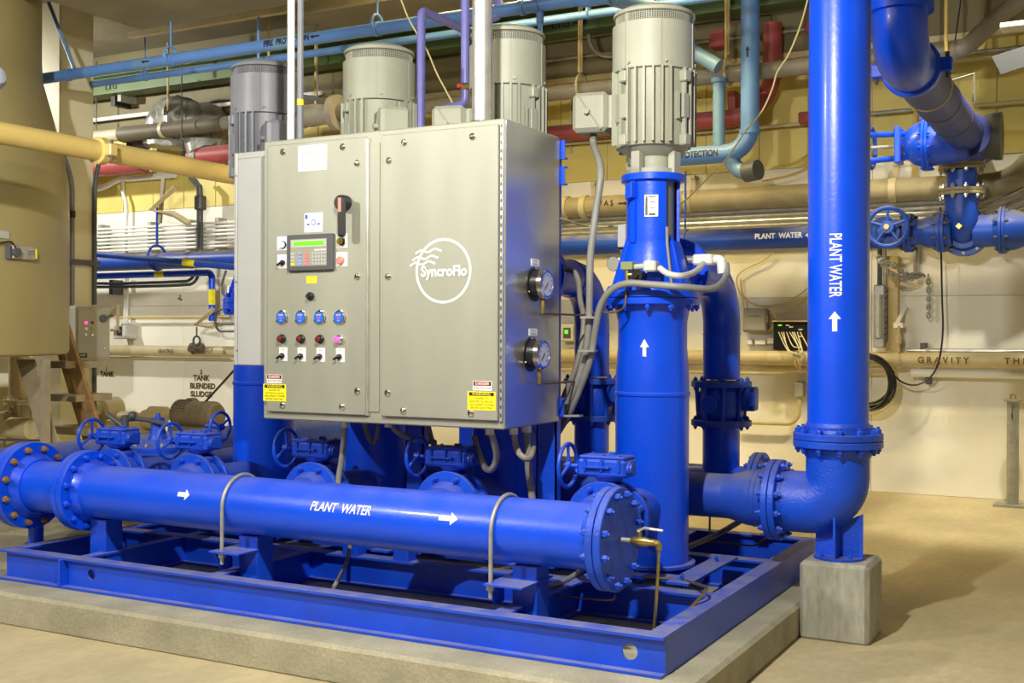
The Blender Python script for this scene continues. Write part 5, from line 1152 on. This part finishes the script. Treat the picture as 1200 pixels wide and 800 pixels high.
# pale cord hanging across in front of the wall
S('pale_cord', B().tube(smooth([py(x, y, Y) for x, y, Y in ((948, -6, 8.0), (938, 30, 8.0), (924, 64, 8.0), (911, 84, 8.0), (905, 104, 8.0), (893, 130, 8.0), (872, 156, 8.0), (852, 186, 8.0), (838, 200, 8.0), (820, 218, 7.9), (808, 230, 7.8), (794, 242, 7.5))], 5), .006, 6), YCABLE, 'long pale yellow cord falling from the top to the nearest pump head', 'cord')
S('pale_cord', B().tube(smooth([py(x, y, Y) for x, y, Y in ((654, 255, 5.62), (670, 260, 5.8), (690, 265, 6.1), (720, 265, 6.0), (742, 262, 5.85))], 5), .006, 6), YCABLE, 'pale cord sagging between cabinet and nearest pump head', 'cord')
S('pale_cord', B().tube(smooth([py(x, y, 7.0) for x, y in ((468, -6), (478, 20), (489, 40), (500, 58), (512, 86), (522, 105), (531, 122))], 5), .006, 6), YCABLE, 'pale cord slanting down behind the middle of the cabinet', 'cord')
# wall fixtures right of the riser
a = py(1039, 412, 12.3); c = py(1053, 300, 12.3); S('wall_post', B().box(a.x, c.x, 12.25, YB-.001, a.z, c.z), YELPIPE, 'tan painted flat post on the wall right behind the riser', 'post')
lv = T('louvre_unit', 'narrow grey finned heater box on the wall at the riser right edge', 'heater', tuple(py(1031, 408, 12.2))); a = py(1025, 407, 12.2); c = py(1038, 334, 12.2)
P('case', B().box(a.x, c.x, 12.12, 12.249, a.z, c.z, ch=.01), GALVD, lv); b = B()
for k in range(9): z = a.z+.08+k*(c.z-a.z-.14)/8; b.box(c.x, c.x+.02, 12.14, 12.22, z, z+.04)
P('fins', b, DARK, lv); P('front_tube', B().cyl(((a.x+c.x)/2, 12.11, a.z+.1), ((a.x+c.x)/2, 12.11, c.z-.1), .04, n=14), GALVD, lv)
q = py(1031, 334, 12.2); P('conduit', B().cyl((q.x, 12.2, c.z), (q.x, 12.2, c.z+.45), .025, n=10), DARK, lv); P('conduit', B().cyl((q.x+.05, 12.2, c.z), (q.x+.05, 12.2, c.z+.45), .016, n=10), GALVD, lv)
a = py(1050, 384, 12.3); c = py(1061, 358, 12.3)
S('wall_bracket', B().box(a.x, c.x, 12.15, 12.2, a.z, a.z+.05).add([], []).tube([(a.x+.02, 12.18, a.z+.02), (c.x, 12.3, c.z)], .028, 4), WHITEP, 'cream triangular wall bracket by the heater box', 'bracket')
q = py(1053, 400, 12.15); S('pull_cord_switch', B().cyl((q.x, 12.15, q.z-.25), (q.x, 12.15, q.z+.16), .014, n=8).cyl((q.x, 12.15, q.z-.02), (q.x, 12.15, q.z+.06), .03, n=10), CREAM, 'small pendant fitting under the cream wall bracket', 'fitting')
def chain(pts, label, r=.012, L=.05):
    t = T('chain', label, 'chain', pts[-1]); P_ = [V(p) for p in pts]; me = None; k = 0
    b = B(); b.ring((0, 0, 0), X3, L*.36, r*.7, 5, 10)
    for v in b.v: v.z *= 1.5
    me = mesh_of('chain_link', b, GALVD, V((0, 0, 0)))
    for i in range(len(P_)-1):
        d = P_[i+1]-P_[i]; n = max(1, int(d.length/(L*.72)))
        for j in range(n): put('chain_link', me, P_[i]+d*(j/n), d, t, (k % 2)*pi/2); k += 1
    return t
chain([py(1030, 302, 11.5), py(1040, 318, 11.6), py(1055, 325, 11.8), py(1070, 326, 12.0), py(1081, 322, 12.2), py(1088, 325, 12.25), py(1088.5, 350, 12.25), py(1088, 374, 12.25)], 'steel chain looped from the handwheel valve and hanging down the white wall', .014, .055)
chain([py(1033, 306, 11.5), py(1048, 311, 11.7), py(1062, 322, 11.9), py(1080, 323, 12.15)], 'upper strand of steel chain from the handwheel valve', .014, .07)
S('black_cable', B().tube(smooth([py(x, y, 12.1) for x, y in ((1102, 243), (1103, 300), (1104, 350), (1105, 385), (1102, 415), (1096, 434), (1085, 446), (1072, 451), (1058, 448), (1046, 438), (1038, 428))], 6), .010, 6), BLACKC, 'black cable hanging down the white wall and looping under the GRAVITY pipe', 'cable')
S('cable_bracket', B().box(py(1085, 440, 12.3).x, py(1091, 440, 12.3).x, 12.27, YB-.001, py(1088, 450, 12.3).z, py(1088, 439, 12.3).z), DARK, 'small black clip on the wall below the GRAVITY lettering', 'clip')
def coil(cx, cy, rx, rz, n, m, label, Y=12.05, wr=.011, seed=1):
    random.seed(seed); q = py(cx, cy, Y); t = T('cable_coil', label, 'cable', (q.x, Y, q.z-rz))
    for k in range(n):
        o = V((random.uniform(-.02, .02), -.02-.006*k, random.uniform(-.03, .012))); ax = rx*(1-.03*(k % 6)); az = rz*(1-.035*(k % 5))+.0; up = az
        P('cable_turn', B().tube([q+o+V((ax*cos(2*pi*i/26), .012*sin(2*pi*i/26+k), up*sin(2*pi*i/26)+(rz-up)*.75)) for i in range(26)], wr, 6, closed=True), m, t)
    return t
coil(1018, 447, .265, .275, 11, BLACKC, 'hanging coil of black cable beside the foot of the wall pipes right of the riser')
coil(1015, 452, .30, .30, 5, YCABLE, 'loose coil of thin pale cable hanging behind the black coil', Y=12.22, wr=.006, seed=5)
# cross and stubs on the wall face
pp = pz(1187, 592, 0)
t = T('floor_post', 'grey galvanised steel post with hook on top standing alone at the right by the wall', 'post', (pp.x, 12.0, 0))
zt = py(1187, 470, 12.0).z; P('post_tube', B().cyl((pp.x, 12.0, .02), (pp.x, 12.0, zt), .055, n=24), GALVD, t); P('base_plate', B().box(pp.x-.16, pp.x+.16, 11.86, 12.14, 0, .02), GALVD, t); P('cap_plate', B().cyl((pp.x, 12, zt), (pp.x, 12, zt+.02), .085, n=20), GALVD, t)
P('hook', B().tube([(pp.x-.02, 12, zt+.02), (pp.x-.02, 12, zt+.07), (pp.x+.02, 12, zt+.07), (pp.x+.02, 12, zt+.02)], .010, 8, bend=.02), RUST, t); P('eye', B().tube([(pp.x, 11.94, zt-.05), (pp.x, 11.92, zt-.12), (pp.x, 11.94, zt-.16)], .008, 6), DARK, t)
# ================================================================ left background
# tan vessel
q = ray(65, 300); d = q*12.0; ax_dir = (-RT); R1 = 2.07
c = CAM+d; c = V((c.x, c.y, 0))+V((-RT.x, -RT.y, 0))*R1
tk = T('tan_vessel', 'huge tan painted round vessel filling the left picture edge', 'vessel', (c.x, c.y, 1.38))
zf = lambda y: 1.6+(394-y)*12.1/F
r_ = lambda x: R1-(65-x)*12.0/F
zb = 1.6+(396-420)*12.0/F
P('shell', B().lathe((c.x, c.y, 0), Z3, [(zb, R1-.10), (zb+.015, R1-.02), (zb+.05, R1), (zf(235), R1), (zf(180), r_(60)), (zf(85), r_(34)), (zf(60), r_(33)), (ZC+.02, r_(33))], 96), TANTANK, tk)
def onv(x, y):      # point on the vessel surface seen at a photo point (near side)
    dd_ = ray(x, y); ox, oy = CAM.x-c.x, CAM.y-c.y; A = dd_.x**2+dd_.y**2; Bq = 2*(ox*dd_.x+oy*dd_.y); Cq = ox*ox+oy*oy-(R1+.002)**2
    D = max(0, Bq*Bq-4*A*Cq); return CAM+dd_*((-Bq-math.sqrt(D))/(2*A))
p1 = onv(23, 296); nrm = V((p1.x-c.x, p1.y-c.y, 0)).normalized(); tg = Z3.cross(nrm); 
se = P('limit_switch', B().obox(p1+nrm*.03, (.06, .31, .13), (nrm, tg, Z3), ch=.006), GALVD, tk)
p2 = onv(31, 297); P('yellow_tag', B().obox(p2+nrm*.058, (.004, .165, .096), (nrm, tg, Z3)), YELLOWL, se)
text('DANGER', .022, p2+nrm*.062+Z3*.018, tg, Z3, INK, tk); text('KEEP CLEAR', .018, p2+nrm*.062-Z3*.008, tg, Z3, INK, tk, bold=0)
p3 = onv(12, 296); P('switch_head', B().cyl(p3+nrm*.02, p3+nrm*.10, .045, n=18).obox(p3+nrm*.03-tg*.06, (.06, .02, .13), (nrm, tg, Z3)), DARK, se)
p4 = onv(4, 275); P('cover_plate', B().obox(p4+nrm*.006, (.01, .14, .075), (nrm, tg, Z3), ch=.004), KGREY, tk)
P('switch_lead', B().tube(smooth([onv(-12, 286)+nrm*.02, onv(0, 284)+nrm*.04, onv(8, 284)+nrm*.06, p3+nrm*.08], 5), .010, 6), BLACKC, tk)
# lamp horn at the very edge
q0 = py(2, 78, 4.5); lt = T('horn_lamp', 'grey rounded horn end poking in at the left edge near the top', 'lamp', tuple(py(0, 92, 4.4)))
P('horn', B().lathe(py(-10, 92, 4.4), (py(12, 80, 4.4)-py(-10, 92, 4.4)), [(0, .075), (.04, .07), (.065, .05), (.075, .02)], 24), MOTORD, lt)
# yellow pipe
a, e = run_y(0, 157, 272, 204, 6.4)
yp = T('yellow_pipe', 'yellow buff pipe slanting down across the upper left in front of the column', 'pipe', (a.x, 8.5, a.z-.09)); ry = .094
P('tube', B().cyl((a.x, 3.6, a.z), (a.x, YB-.02, a.z), ry, n=36), YELPIPE, yp)
q = px(117, 178, a.x); cp = P('grooved_coupling', B().lathe((a.x, q.y-.05, a.z), Y3, [(0, .10), (.01, .122), (.09, .122), (.10, .10)], 32), YELPIPE, yp)
P('coupling_ear', B().box(a.x+.10, a.x+.18, q.y-.045, q.y+.045, a.z-.055, a.z+.055, ch=.01), YELPIPE, cp); P('coupling_bolt', B().cyl((a.x+.15, q.y, a.z-.09), (a.x+.15, q.y, a.z+.09), .014, n=8), DARK, cp)
# vessel leg and stair stringers
def slab(name, quad, Y, th, m, label, cat, group=None):
    q = [V(py(x, y, Y)) for x, y in quad]; v = q+[k+Y3*th for k in q]; n = len(q); b = B()
    b.add(v, [tuple(range(n)), tuple(range(2*n-1, n-1, -1))]+[(i, i+n, (i+1) % n+n, (i+1) % n) for i in range(n)]); return S(name, b, m, label, cat, group)
slab('vessel_leg', [(19, 421), (39, 421), (86, 581), (66, 581)], 8.2, .02, LEGTAN, 'broad weathered steel leg slanting down under the tan vessel', 'leg')
slab('vessel_leg', [(47.5, 421), (54.5, 421), (54.5, 583), (47.5, 583)], 8.1, .05, LEGTAN, 'upright square tube under the tan vessel crossing the slanting leg', 'leg')
ld = T('steel_stair', 'rusty tan steel stair stringers leaning right of the tan vessel', 'stair', tuple(py(105, 500, 9.5)))
def bar(x0, y0, x1, y1, w0, Y, th=.05):
    q = [V(py(x, y, Y)) for x, y in ((x0-w0, y0), (x0+w0, y0), (x1+w0, y1), (x1-w0, y1))]; v = q+[k+Y3*th for k in q]; b = B()
    b.add(v, [(0, 1, 2, 3), (7, 6, 5, 4), (0, 4, 5, 1), (1, 5, 6, 2), (2, 6, 7, 3), (3, 7, 4, 0)]); return b
P('stringer', bar(60, 340, 127, 556, 5.5, 9.5), RUST, ld); P('stringer', bar(58, 370, 112.5, 555, 4, 9.65), RUST, ld)
for y, x1 in ((427, 80), (465.5, 92), (503.5, 106)): P('stair_tread', B().box(py(56, y, 9.4).x, py(x1, y, 9.4).x, 9.36, 9.9, py(60, y+4, 9.4).z, py(60, y-4, 9.4).z), LEGTAN, ld)
# column conduits and control box
def side(x, y): return px(x, y, CX)   # on the right-hand face of the column
for i, (x, lb, ytop) in enumerate(((83, 'dark conduit down the middle of the buff column', 190), (109, 'dark conduit down the right edge of the buff column', 188))):
    q = side(x, 300); yq = q.y; xq = CX+.03
    t = T('column_conduit', lb, 'conduit', (xq, yq, side(x, 356).z)); z0 = side(x, 357).z; z1 = side(x, 212).z; z2 = side(x, 188).z
    P('tube', B().tube([(xq, yq, z0), (xq, yq, z1), (xq+.0, yq-(.16 if i == 0 else -.10), z2+.1)], .028, 10, bend=.15), DARK if i else MOTORD, t)
    for y in (251, 246): 
        if i == 0: P('coupling', B().cyl((xq, yq, side(x, 255).z), (xq, yq, side(x, 247).z), .036, n=12), DARK, t)
q0, q1 = side(77, 306), side(112, 306)
S('strut_channel', B().box(CX+.001, CX+.065, q0.y, q1.y+.02, q0.z-.035, q0.z+.03), DARK, 'slotted dark strut clamping both conduits on the buff column', 'strut')
q = side(109, 450); S('column_conduit', B().cyl((CX+.03, q.y, side(109, 422).z), (CX+.03, q.y, .3), .026, n=10), DARK, 'dark conduit running down from the column control box', 'conduit')
# control box, facing across the room from the side of the column
BX = CX+.25; by0 = px(89, 400, BX).y; by1 = px(129, 400, BX).y; bz0 = px(100, 422, BX).z; bz1 = px(100, 359, BX).z
cb = T('local_control_box', 'grey metal control box with red lamp and black side switch on the buff column', 'control box', (BX-.12, (by0+by1)/2, bz0))
P('box_shell', B().box(CX+.002, BX, by0, by1, bz0, bz1, ch=.008), GREY, cb); P('lit_side_face', B().box(CX+.005, BX-.01, by0-.006, by0-.0005, bz0+.02, bz1-.01), WHITEP, cb)  # white sheet paints in the bright light on the grey box's near side
P('lid', B().box(BX, BX+.014, by0+.02, by1-.02, bz0+.03, bz1-.03, ch=.004), GREY, cb)
for x, y, m in ((100.5, 378, LREDON), (108, 378, LREDOFF), (100.5, 385, PAPER), (108, 385, LYEL), (100, 392, PAPER), (107.5, 392, CHROME), (121.5, 408, CHROME)):
    q = px(x, y, BX+.014); P('indicator', B().lathe((BX+.014, q.y, q.z), X3, [(0, .019), (.012, .019), (.018, .012)], 14), m, cb)
a2 = px(91.5, 419, BX+.014); e2 = px(102, 413.5, BX+.014); P('name_tag', B().box(BX+.014, BX+.018, a2.y, e2.y, a2.z, e2.z), BLACK, cb)
text('PUMP', .03, (BX+.0185, (a2.y+e2.y)/2, (a2.z+e2.z)/2), Y3, Z3, PAPER, cb, bold=0)
q = px(121, 373, BX+.03); P('rotary_switch', B().lathe((BX+.014, q.y, q.z), X3, [(0, .05), (.03, .05), (.04, .03)], 18), DARK, cb); P('switch_shaft', B().cyl((BX+.05, q.y, q.z), (BX+.05, q.y+.13, q.z+.04), .018, n=10), DARK, cb)
P('drain_stub', B().box(BX-.12, BX-.06, by0+.15, by0+.25, bz0-.03, bz0), DARK, cb)
# wall mounted items on the lit left wall
W = 12.3
t, a, c_ = xpipe('red_pipe', 'dusty red pipe behind the yellow pipe at the left', 'pipe', 120, 197, 190, 188, 11.9, .135, RED, -17, py(170, 190, 11.9).x)
t, a, c_ = xpipe('red_pipe', 'pink-red pipe end below the silver wrapped duct left of the slate motor', 'pipe', 232, 183, 272, 180, 11.9, .125, RED, py(225, 184, 11.9).x, -9.45)
rings(t, [py(232, 184, 11.9).x], 11.9, a.z, .135, DUSTYPIPE, 'coupling', .10)
t, a, c_ = xpipe('lagged_pipe', 'dark brown lagged pipe crossing in front of the silver wrapped duct', 'pipe', 145, 156, 270, 145, 11.6, .105, DKPIPE, py(142, 156, 11.6).x, py(262, 145, 11.6).x)
P('pale_end', B().cyl((a.x-1.6, 11.6, a.z), (a.x+.04, 11.6, a.z), .085, n=20), CREAM, t); P('right_sleeve', B().cyl((c_.x-.04, 11.6, a.z), (c_.x+.45, 11.6, a.z), .09, n=20), DUSTYPIPE, t); rings(t, [py(193, 150, 11.6).x], 11.6, a.z, .115, CREAM, 'pipe_clamp', .06)
# silver wrapped duct elbow
w0 = T('wrapped_duct', 'bulky silver wrapped duct bend hanging behind the dark lagged pipe', 'duct', tuple(py(205, 180, 12.0)))
P('wrap_bend', jitter(B().tube([py(196, 172, 11.9), py(197, 150, 11.9), py(208, 140, 11.9), py(232, 150, 12.0), py(240, 178, 12.0)], [.30, .34, .36, .30, .24], 22, bend=.2), .022), FOIL, w0)
P('wrap_fold', jitter(B().tube([py(246, 172, 12.1), py(250, 150, 12.1), py(240, 138, 12.1), py(228, 150, 12.1)], [.22, .26, .25, .2], 18, bend=.2), .022), DUSTYPIPE, w0)
P('duct_hanger', B().tube([py(215, 180, 12.1), py(225, 188, 12.1), py(238, 182, 12.1)], .05, 8), DARK, w0)
# valves behind
S('valve_cluster', B().box(py(148, 170, 12).x, py(160, 170, 12).x, 11.9, 12.1, py(150, 168, 12).z, py(150, 162, 12).z, ch=.02).cyl(py(152, 172, 12), py(152, 158, 12), .05, n=12).cyl(py(160, 168, 12), py(172, 168, 12), .09, n=16).cyl(py(154, 166, 12), py(154, 152, 11.65), .02, n=8), DARK, 'dark small valve between lagged pipe and yellow pipe', 'valve')
# triangular brackets
def tri(pts, Y, r, m, label):
    S('pipe_bracket', B().tube([py(x, y, Y) for x, y in pts], r, 4), m, label, 'bracket')
tri([(206, 219), (177, 246), (204, 251), (222, 262)], 11.7, .045, CREAM, 'cream angle iron bracket hanging under the yellow pipe')
tri([(250, 362), (229, 381), (250, 382)], 11.9, .04, CREAM, 'cream angle iron bracket left of the grey side box')
tri([(128, 368), (138, 358), (138, 386), (130, 386)], 12.1, .03, CREAM, 'small cream bracket beside the column control box')
S('flat_bar', B().obox((py(189, 235, 11.75)+py(190, 235, 11.75))/2, (.06, .03, .62), (V((1, 0, -.12)).normalized(), Y3, V((.12, 0, 1)).normalized())), LEGTAN, 'dull flat steel bar behind the cream bracket under the yellow pipe', 'bar')
q = py(186, 252, 11.8)
# white conduits
for i, (pts, r, m, lb) in enumerate((([(112, 221), (122, 219), (140, 210), (155, 209), (205, 205)], .045, WHITEP, 'white S-bent conduit on the lit wall under the red pipe'), ([(143.5, 209), (144, 225), (148, 240), (148, 268)], .028, WHITEP, 'white upright conduit kinking down the lit wall'),
        ([(148, 268), (148, 298)], .018, GALVD, 'thin grey conduit continuing down to the conduit stack'), ([(112, 332), (145, 332), (205, 330), (222, 328), (231, 316)], .022, DARK, 'upper dark conduit bending up right above the white wall'), ([(112, 336), (145, 336), (210, 334), (227, 331), (235, 316)], .022, DARK, 'lower dark conduit bending up right above the white wall'),
        ([(222, 209), (229, 216), (232, 226), (232, 292)], .022, DARK, 'left of two dark upright conduits before the conduit stack'), ([(226, 209), (233, 216), (236, 226), (236, 292)], .022, DARK, 'right of two dark upright conduits before the conduit stack'),
        ([(147, 322), (146, 380)], .020, WHITEP, 'left white conduit dropping into the wall thermostat box'), ([(149.5, 322), (149, 380)], .016, WHITEP, 'right white conduit dropping into the wall thermostat box'),
        ([(265, 317), (261, 330), (261, 345)], .018, MOTORD, 'thin slate conduit curving down by the grey side box'))):
    S('wall_tube', B().tube(smooth([py(x, y, 12.15 if m is DARK else 12.3) for x, y in pts], 5), r, 8), m, lb, 'conduit')
S('conduit_fitting', B().box(py(229, 240, 12.1).x, py(237, 240, 12.1).x, 12.06, 12.2, py(232, 246, 12.1).z, py(232, 229, 12.1).z, ch=.02), DARK, 'dark fitting joining the two upright conduits', 'fitting')
S('wall_clip', B().box(py(131, 340, 12.25).x, py(135, 340, 12.25).x, 12.2, YB-.001, py(133, 345, 12.25).z, py(133, 328, 12.25).z), DARK, 'small dark clip on the two level conduits', 'clip')
t, a, c_ = xpipe('thin_rail', 'thin yellow rail crossing the white wall behind the thermostat box', 'rail', 135, 371, 270, 372, 12.3, .018, YELPIPE)
t, a, c_ = xpipe('thin_rail', 'thin cream ledge under the stencilled sludge pipe on the white wall', 'rail', 120, 419, 270, 420, 12.3, .014, CREAM)
# thermostat box
a = py(136, 397, 12.2); e = py(150, 381, 12.2); th = T('thermostat_box', 'small pale grey box with square window on the white wall', 'box', tuple(py(143, 397, 12.3))); P('case', B().box(a.x, e.x, 12.14, YB-.001, a.z, e.z, ch=.015), WCONDUIT, th)
a = py(137, 393, 12.13); e = py(142.5, 383, 12.13); P('window', B().box(a.x, e.x, 12.13, 12.14, a.z, e.z), DARK, th); P('display', B().box(a.x+.03, e.x-.02, 12.125, 12.13, a.z+.04, e.z-.03), GLASSF, th)
# blue pipes at left
a, e = py(112, 298.5, 10.8), py(275, 312, 8.4)
t = T('blue_line', 'thin blue line slanting from the buff column to the grey side box', 'pipe', (a.x, 11, a.z-.1))
a, e = py(98, 296.3, 10.9), py(330, 318, 11.6); P('end_bend', B().tube([e, e+X3*.1, e+V((.1, YB-11.66, 0))], .042, 12, bend=.05), BLUEWALL, t); P('tube', B().cyl(a, e, .042, n=18), BLUEWALL, t); P('yellow_label', B().cyl(a+(e-a)*.515, a+(e-a)*.575, .0435, n=18), YELLOWL, t)
t = T('blue_line', 'lower thin blue line with yellow label turning down beside the grey side box', 'pipe', tuple(py(248, 320, 12.0))); z = py(180, 321.5, 12.0).z; xq = py(248.5, 330, 12.0).x
P('tube', B().tube([(-16, 12.0, z), (xq, 12.0, z), (xq, 12.0, py(248, 376, 12).z)], .045, 18, bend=.08), BLUE, t)
q = py(188.5, 321, 12.0); P('yellow_label', B().cyl((q.x-.09, 12, z), (q.x+.09, 12, z), .0465, n=18), YELLOWL, t); P('yellow_label', B().cyl((xq, 12, py(248, 357, 12).z), (xq, 12, py(248, 339, 12).z), .0465, n=18), YELLOWL, t)
# regulator by the side box
rg = T('regulator', 'small blue pressure regulator with dark tubing beside the grey side box', 'regulator', tuple(py(266, 372, 12.0))); a = py(262, 369, 12.0); e = py(273, 346, 12.0)
P('regulator_body', B().lathe(((a.x+e.x)/2+.02, 12.0, a.z), Z3, [(0, .06), (.05, .085), (.22, .085), (.26, .05)], 20), BLUE, rg); P('regulator_stem', B().cyl(((a.x+e.x)/2, 12.0, e.z-.03), ((a.x+e.x)/2, 12.0, e.z+.12), .03, n=12), GALV, rg)
P('tubing', B().tube([py(275, 362, 11.95), py(254, 362, 11.95), py(252, 380, 11.95), py(256, 388, 11.95), py(275, 388, 11.95)], .016, 8, bend=.1), DARK, rg); P('tubing', B().cyl(py(260, 379, 11.95), py(275, 379, 11.95), .02, n=8), DARK, rg)
hk = T('wrapped_hanger', 'knotted brown strap hanger on the stencilled sludge pipe', 'hanger', tuple(py(230, 412, 12.0))); P('knot', jitter(B().ball(py(226, 408, 12.08), .075, 12).ball(py(234, 407, 12.08), .07, 12), .012), BROWNM, hk); P('strap', B().tube([py(230.5, 383, 12.0), py(230.5, 394, 12.0)], .012, 6), DARK, hk); P('strap_loop', B().ring(py(230.5, 399, 12.02), Y3, .06, .014), DARK, hk)
# stencilled wall lettering
for s, x, y, sz in (('1', 125, 432.5, .08), ('TANK', 125.5, 438.5, .10), ('2', 236, 436, .08), ('TANK', 236, 443, .105), ('BLENDED', 237.5, 452.5, .105), ('SLUDGE', 236, 462, .105), ('-L', 211, 349, .10)):
    q = py(x, y, YB-.001); o = text(s, sz, (q.x, YB-.002, q.z), X3, Z3, BROWNINK, wb, bold=.05, sx=1.05)
S('stay_cable', B().cyl(py(274, 434, 11.0), py(235, 477, 11.0), .014, n=6), BLACKC, 'thin dark stay slanting down to the brown motor', 'cable')
# machinery behind the supply pipe
mc = T('brown_motor', 'dark brown finned motor half hidden behind the blue handwheels', 'motor', tuple(py(235, 495, 11.0))); q = py(210, 485, 11.0); e = py(252, 485, 11.0)
b = B(); b.cyl(q, V((e.x, 11.0, q.z)), .175, n=28)
for k in range(14): a_ = radians(20+k*11); b.obox((q.x+.12, 11.0-.18*cos(a_), q.z+.18*sin(a_)), (.22, .012, .02), (X3, V((0, sin(a_), cos(a_))), V((0, -cos(a_), sin(a_)))))
P('motor_frame', b, BROWNM, mc); P('end_bell', B().lathe(V((e.x-.12, 11, q.z)), X3, [(0, .18), (.1, .18), (.17, .14), (.19, .06)], 24), BROWNM, mc); P('belt_guard', B().cyl(py(228, 475, 11.1)-Y3*.1, py(228, 475, 11.1), .10, n=24), BROWNM, mc); P('motor_foot', B().box(q.x, e.x, 10.8, 11.2, 0, q.z-.14), BROWNM, mc)
mp = T('tan_blower', 'tan painted blower with round cover left of the brown motor', 'blower', tuple(py(124, 492, 11.0))); q = py(123, 480, 11.0)
P('volute', B().cyl((q.x, 10.9, q.z), (q.x, 11.2, q.z), .165, n=28), TANMACH, mp); P('cover', B().cyl((q.x-.02, 10.86, q.z), (q.x-.02, 10.9, q.z), .10, n=24).ball((q.x-.05, 10.86, q.z+.03), .04).ball((q.x+.03, 10.86, q.z-.05), .03), TANMACH, mp)
P('casing', B().box(q.x-.1, q.x+.30, 10.9, 11.3, 0.0, q.z-.10, ch=.03), TANMACH, mp)
m3 = T('tan_machine', 'row of tan machine casings behind the black pilot tubing', 'machine', tuple(py(175, 505, 11.0)))
for x, y, r in ((178, 492, .13), (185, 485, .10), (150, 492, .11), (163, 498, .15)): q = py(x, y, 11.0); P('casing', B().cyl((q.x-.12, 11.0, q.z), (q.x+.14, 11.0, q.z), r, n=22), TANMACH, m3)
P('machine_bed', B().box(py(130, 500, 11).x, py(215, 500, 11).x, 10.8, 11.3, 0.0, py(150, 505, 11).z, ch=.02), TANMACH, m3)
# tan valve and pipes at the far left
tv = T('tan_pipework', 'tan upright pipe with flange joining a level pipe at the left picture edge', 'pipe', tuple(py(22, 500, 9.6)))
q = py(22, 430, 9.6); q2 = py(22, 468, 9.6); P('upright', B().cyl((q.x, 9.6, q2.z), (q.x, 9.6, zb+1.2), .115, n=28), CREAM, tv); flange(tv, (q.x, 9.6, q2.z-.03), Z3, .175, .115, .035, 8, CREAM, br=.016, hub=False)
P('lower_pipe', B().lathe((q.x, 9.6, q2.z-.06), -Z3, [(0, .10), (.1, .12), (.2, .13)], 24), CREAM, tv)
l0 = py(-20, 499, 9.4); P('level_pipe', B().cyl((l0.x, 9.4, l0.z), (py(38, 499, 9.4).x, 9.4, l0.z), .125, n=28), CREAM, tv); flange(tv, (py(8, 499, 9.4).x, 9.4, l0.z), X3, .20, .125, .03, 8, TANMACH, br=.016, hub=False)
S('tan_casing', B().box(py(-30, 450, 10.2).x, py(13, 450, 10.2).x, 10.0, 10.6, 0, py(5, 450, 10.2).z, ch=.03), TANMACH, 'tan machine casing at the left edge behind the upright pipe', 'machine')
S('dark_rail', B().cyl(py(-5, 515, 8.9), py(52, 516, 8.9), .012, n=8).cyl(py(5, 515, 8.9), py(5, 530, 8.9), .012, n=8), DARK, 'thin dark rail low at the left edge in front of the tan pipework', 'rail')
# ceiling trough
a, e = run_x(152, 40, 358, 9, 10.2); S('light_trough', B().box(a.x, e.x, 10.16, 10.24, a.z-.035, a.z+.03), CREAM, 'cream strut rail hanging below the ceiling at the upper left', 'rail')
f0 = V((e.x, 10.2, a.z)); f1 = px(428, 31, e.x); S('light_trough', B().box(e.x-.04, e.x+.04, 10.25, min(f1.y, 12.3), a.z-.03, a.z+.03), CREAM, 'cream strut rail turning back towards the wall at the upper middle', 'rail')
for i, (x, y) in enumerate(((245, 5), (480, -5))):
    pass
# small dark fixtures under the ceiling
S('wall_fixture', B().box(py(136, 120, 12.1).x, py(141, 120, 12.1).x, 12.0, YB-.1, py(138, 125, 12.1).z, py(138, 114, 12.1).z), BLACK, 'small black fixture on the tan band left of the silver duct', 'fixture')
S('wall_fixture', B().box(py(144, 115, 12.1).x, py(148, 115, 12.1).x, 12.0, YB-.1, py(146, 120, 12.1).z, py(146, 110, 12.1).z), GREY, 'small grey fixture right of the black one on the tan band', 'fixture')
q0, q1 = run_x(112, 137, 240, 129, 12.2); S('wall_rail', B().cyl((-17.3, 12.2, q0.z), (-9.4, 12.2, q0.z), .03, n=10), WHITEP, 'white conduit rail crossing the pale wall panels at the upper left', 'rail')
# equipment between motors at centre
t = T('flanged_coupling', 'grey flanged pipe end between slate motor and middle motor', 'flange', tuple(py(385, 132, 10.5))); q = py(397, 132, 10.5)
P('flange_disc', B().cyl((q.x-.06, 10.5, q.z), (q.x+.02, 10.5, q.z), .20, n=28), DUSTYPIPE, t); P('pipe_stub', B().lathe((q.x-.65, 10.5, q.z), X3, [(0, .11), (.3, .13), (.58, .10)], 24), DUSTYPIPE, t); P('clamp_band', B().cyl((q.x-.58, 10.5, q.z), (q.x-.50, 10.5, q.z), .14, n=24), YELPIPE, t)
P('hanger_rod', B().cyl((q.x-.3, 10.5, q.z), (q.x-.3, 10.5, ZC-.005), .01, n=6), DARK, t); P('stub_beyond', B().cyl((q.x+.02, 10.5, q.z), (q.x+.9, 10.5, q.z), .10, n=20), DKPIPE, t); P('lever', B().obox((q.x-.45, 10.35, q.z+.2), (.6, .03, .05), (V((1, 0, -.2)).normalized(), Y3, V((.2, 0, 1)).normalized())), DARK, t)
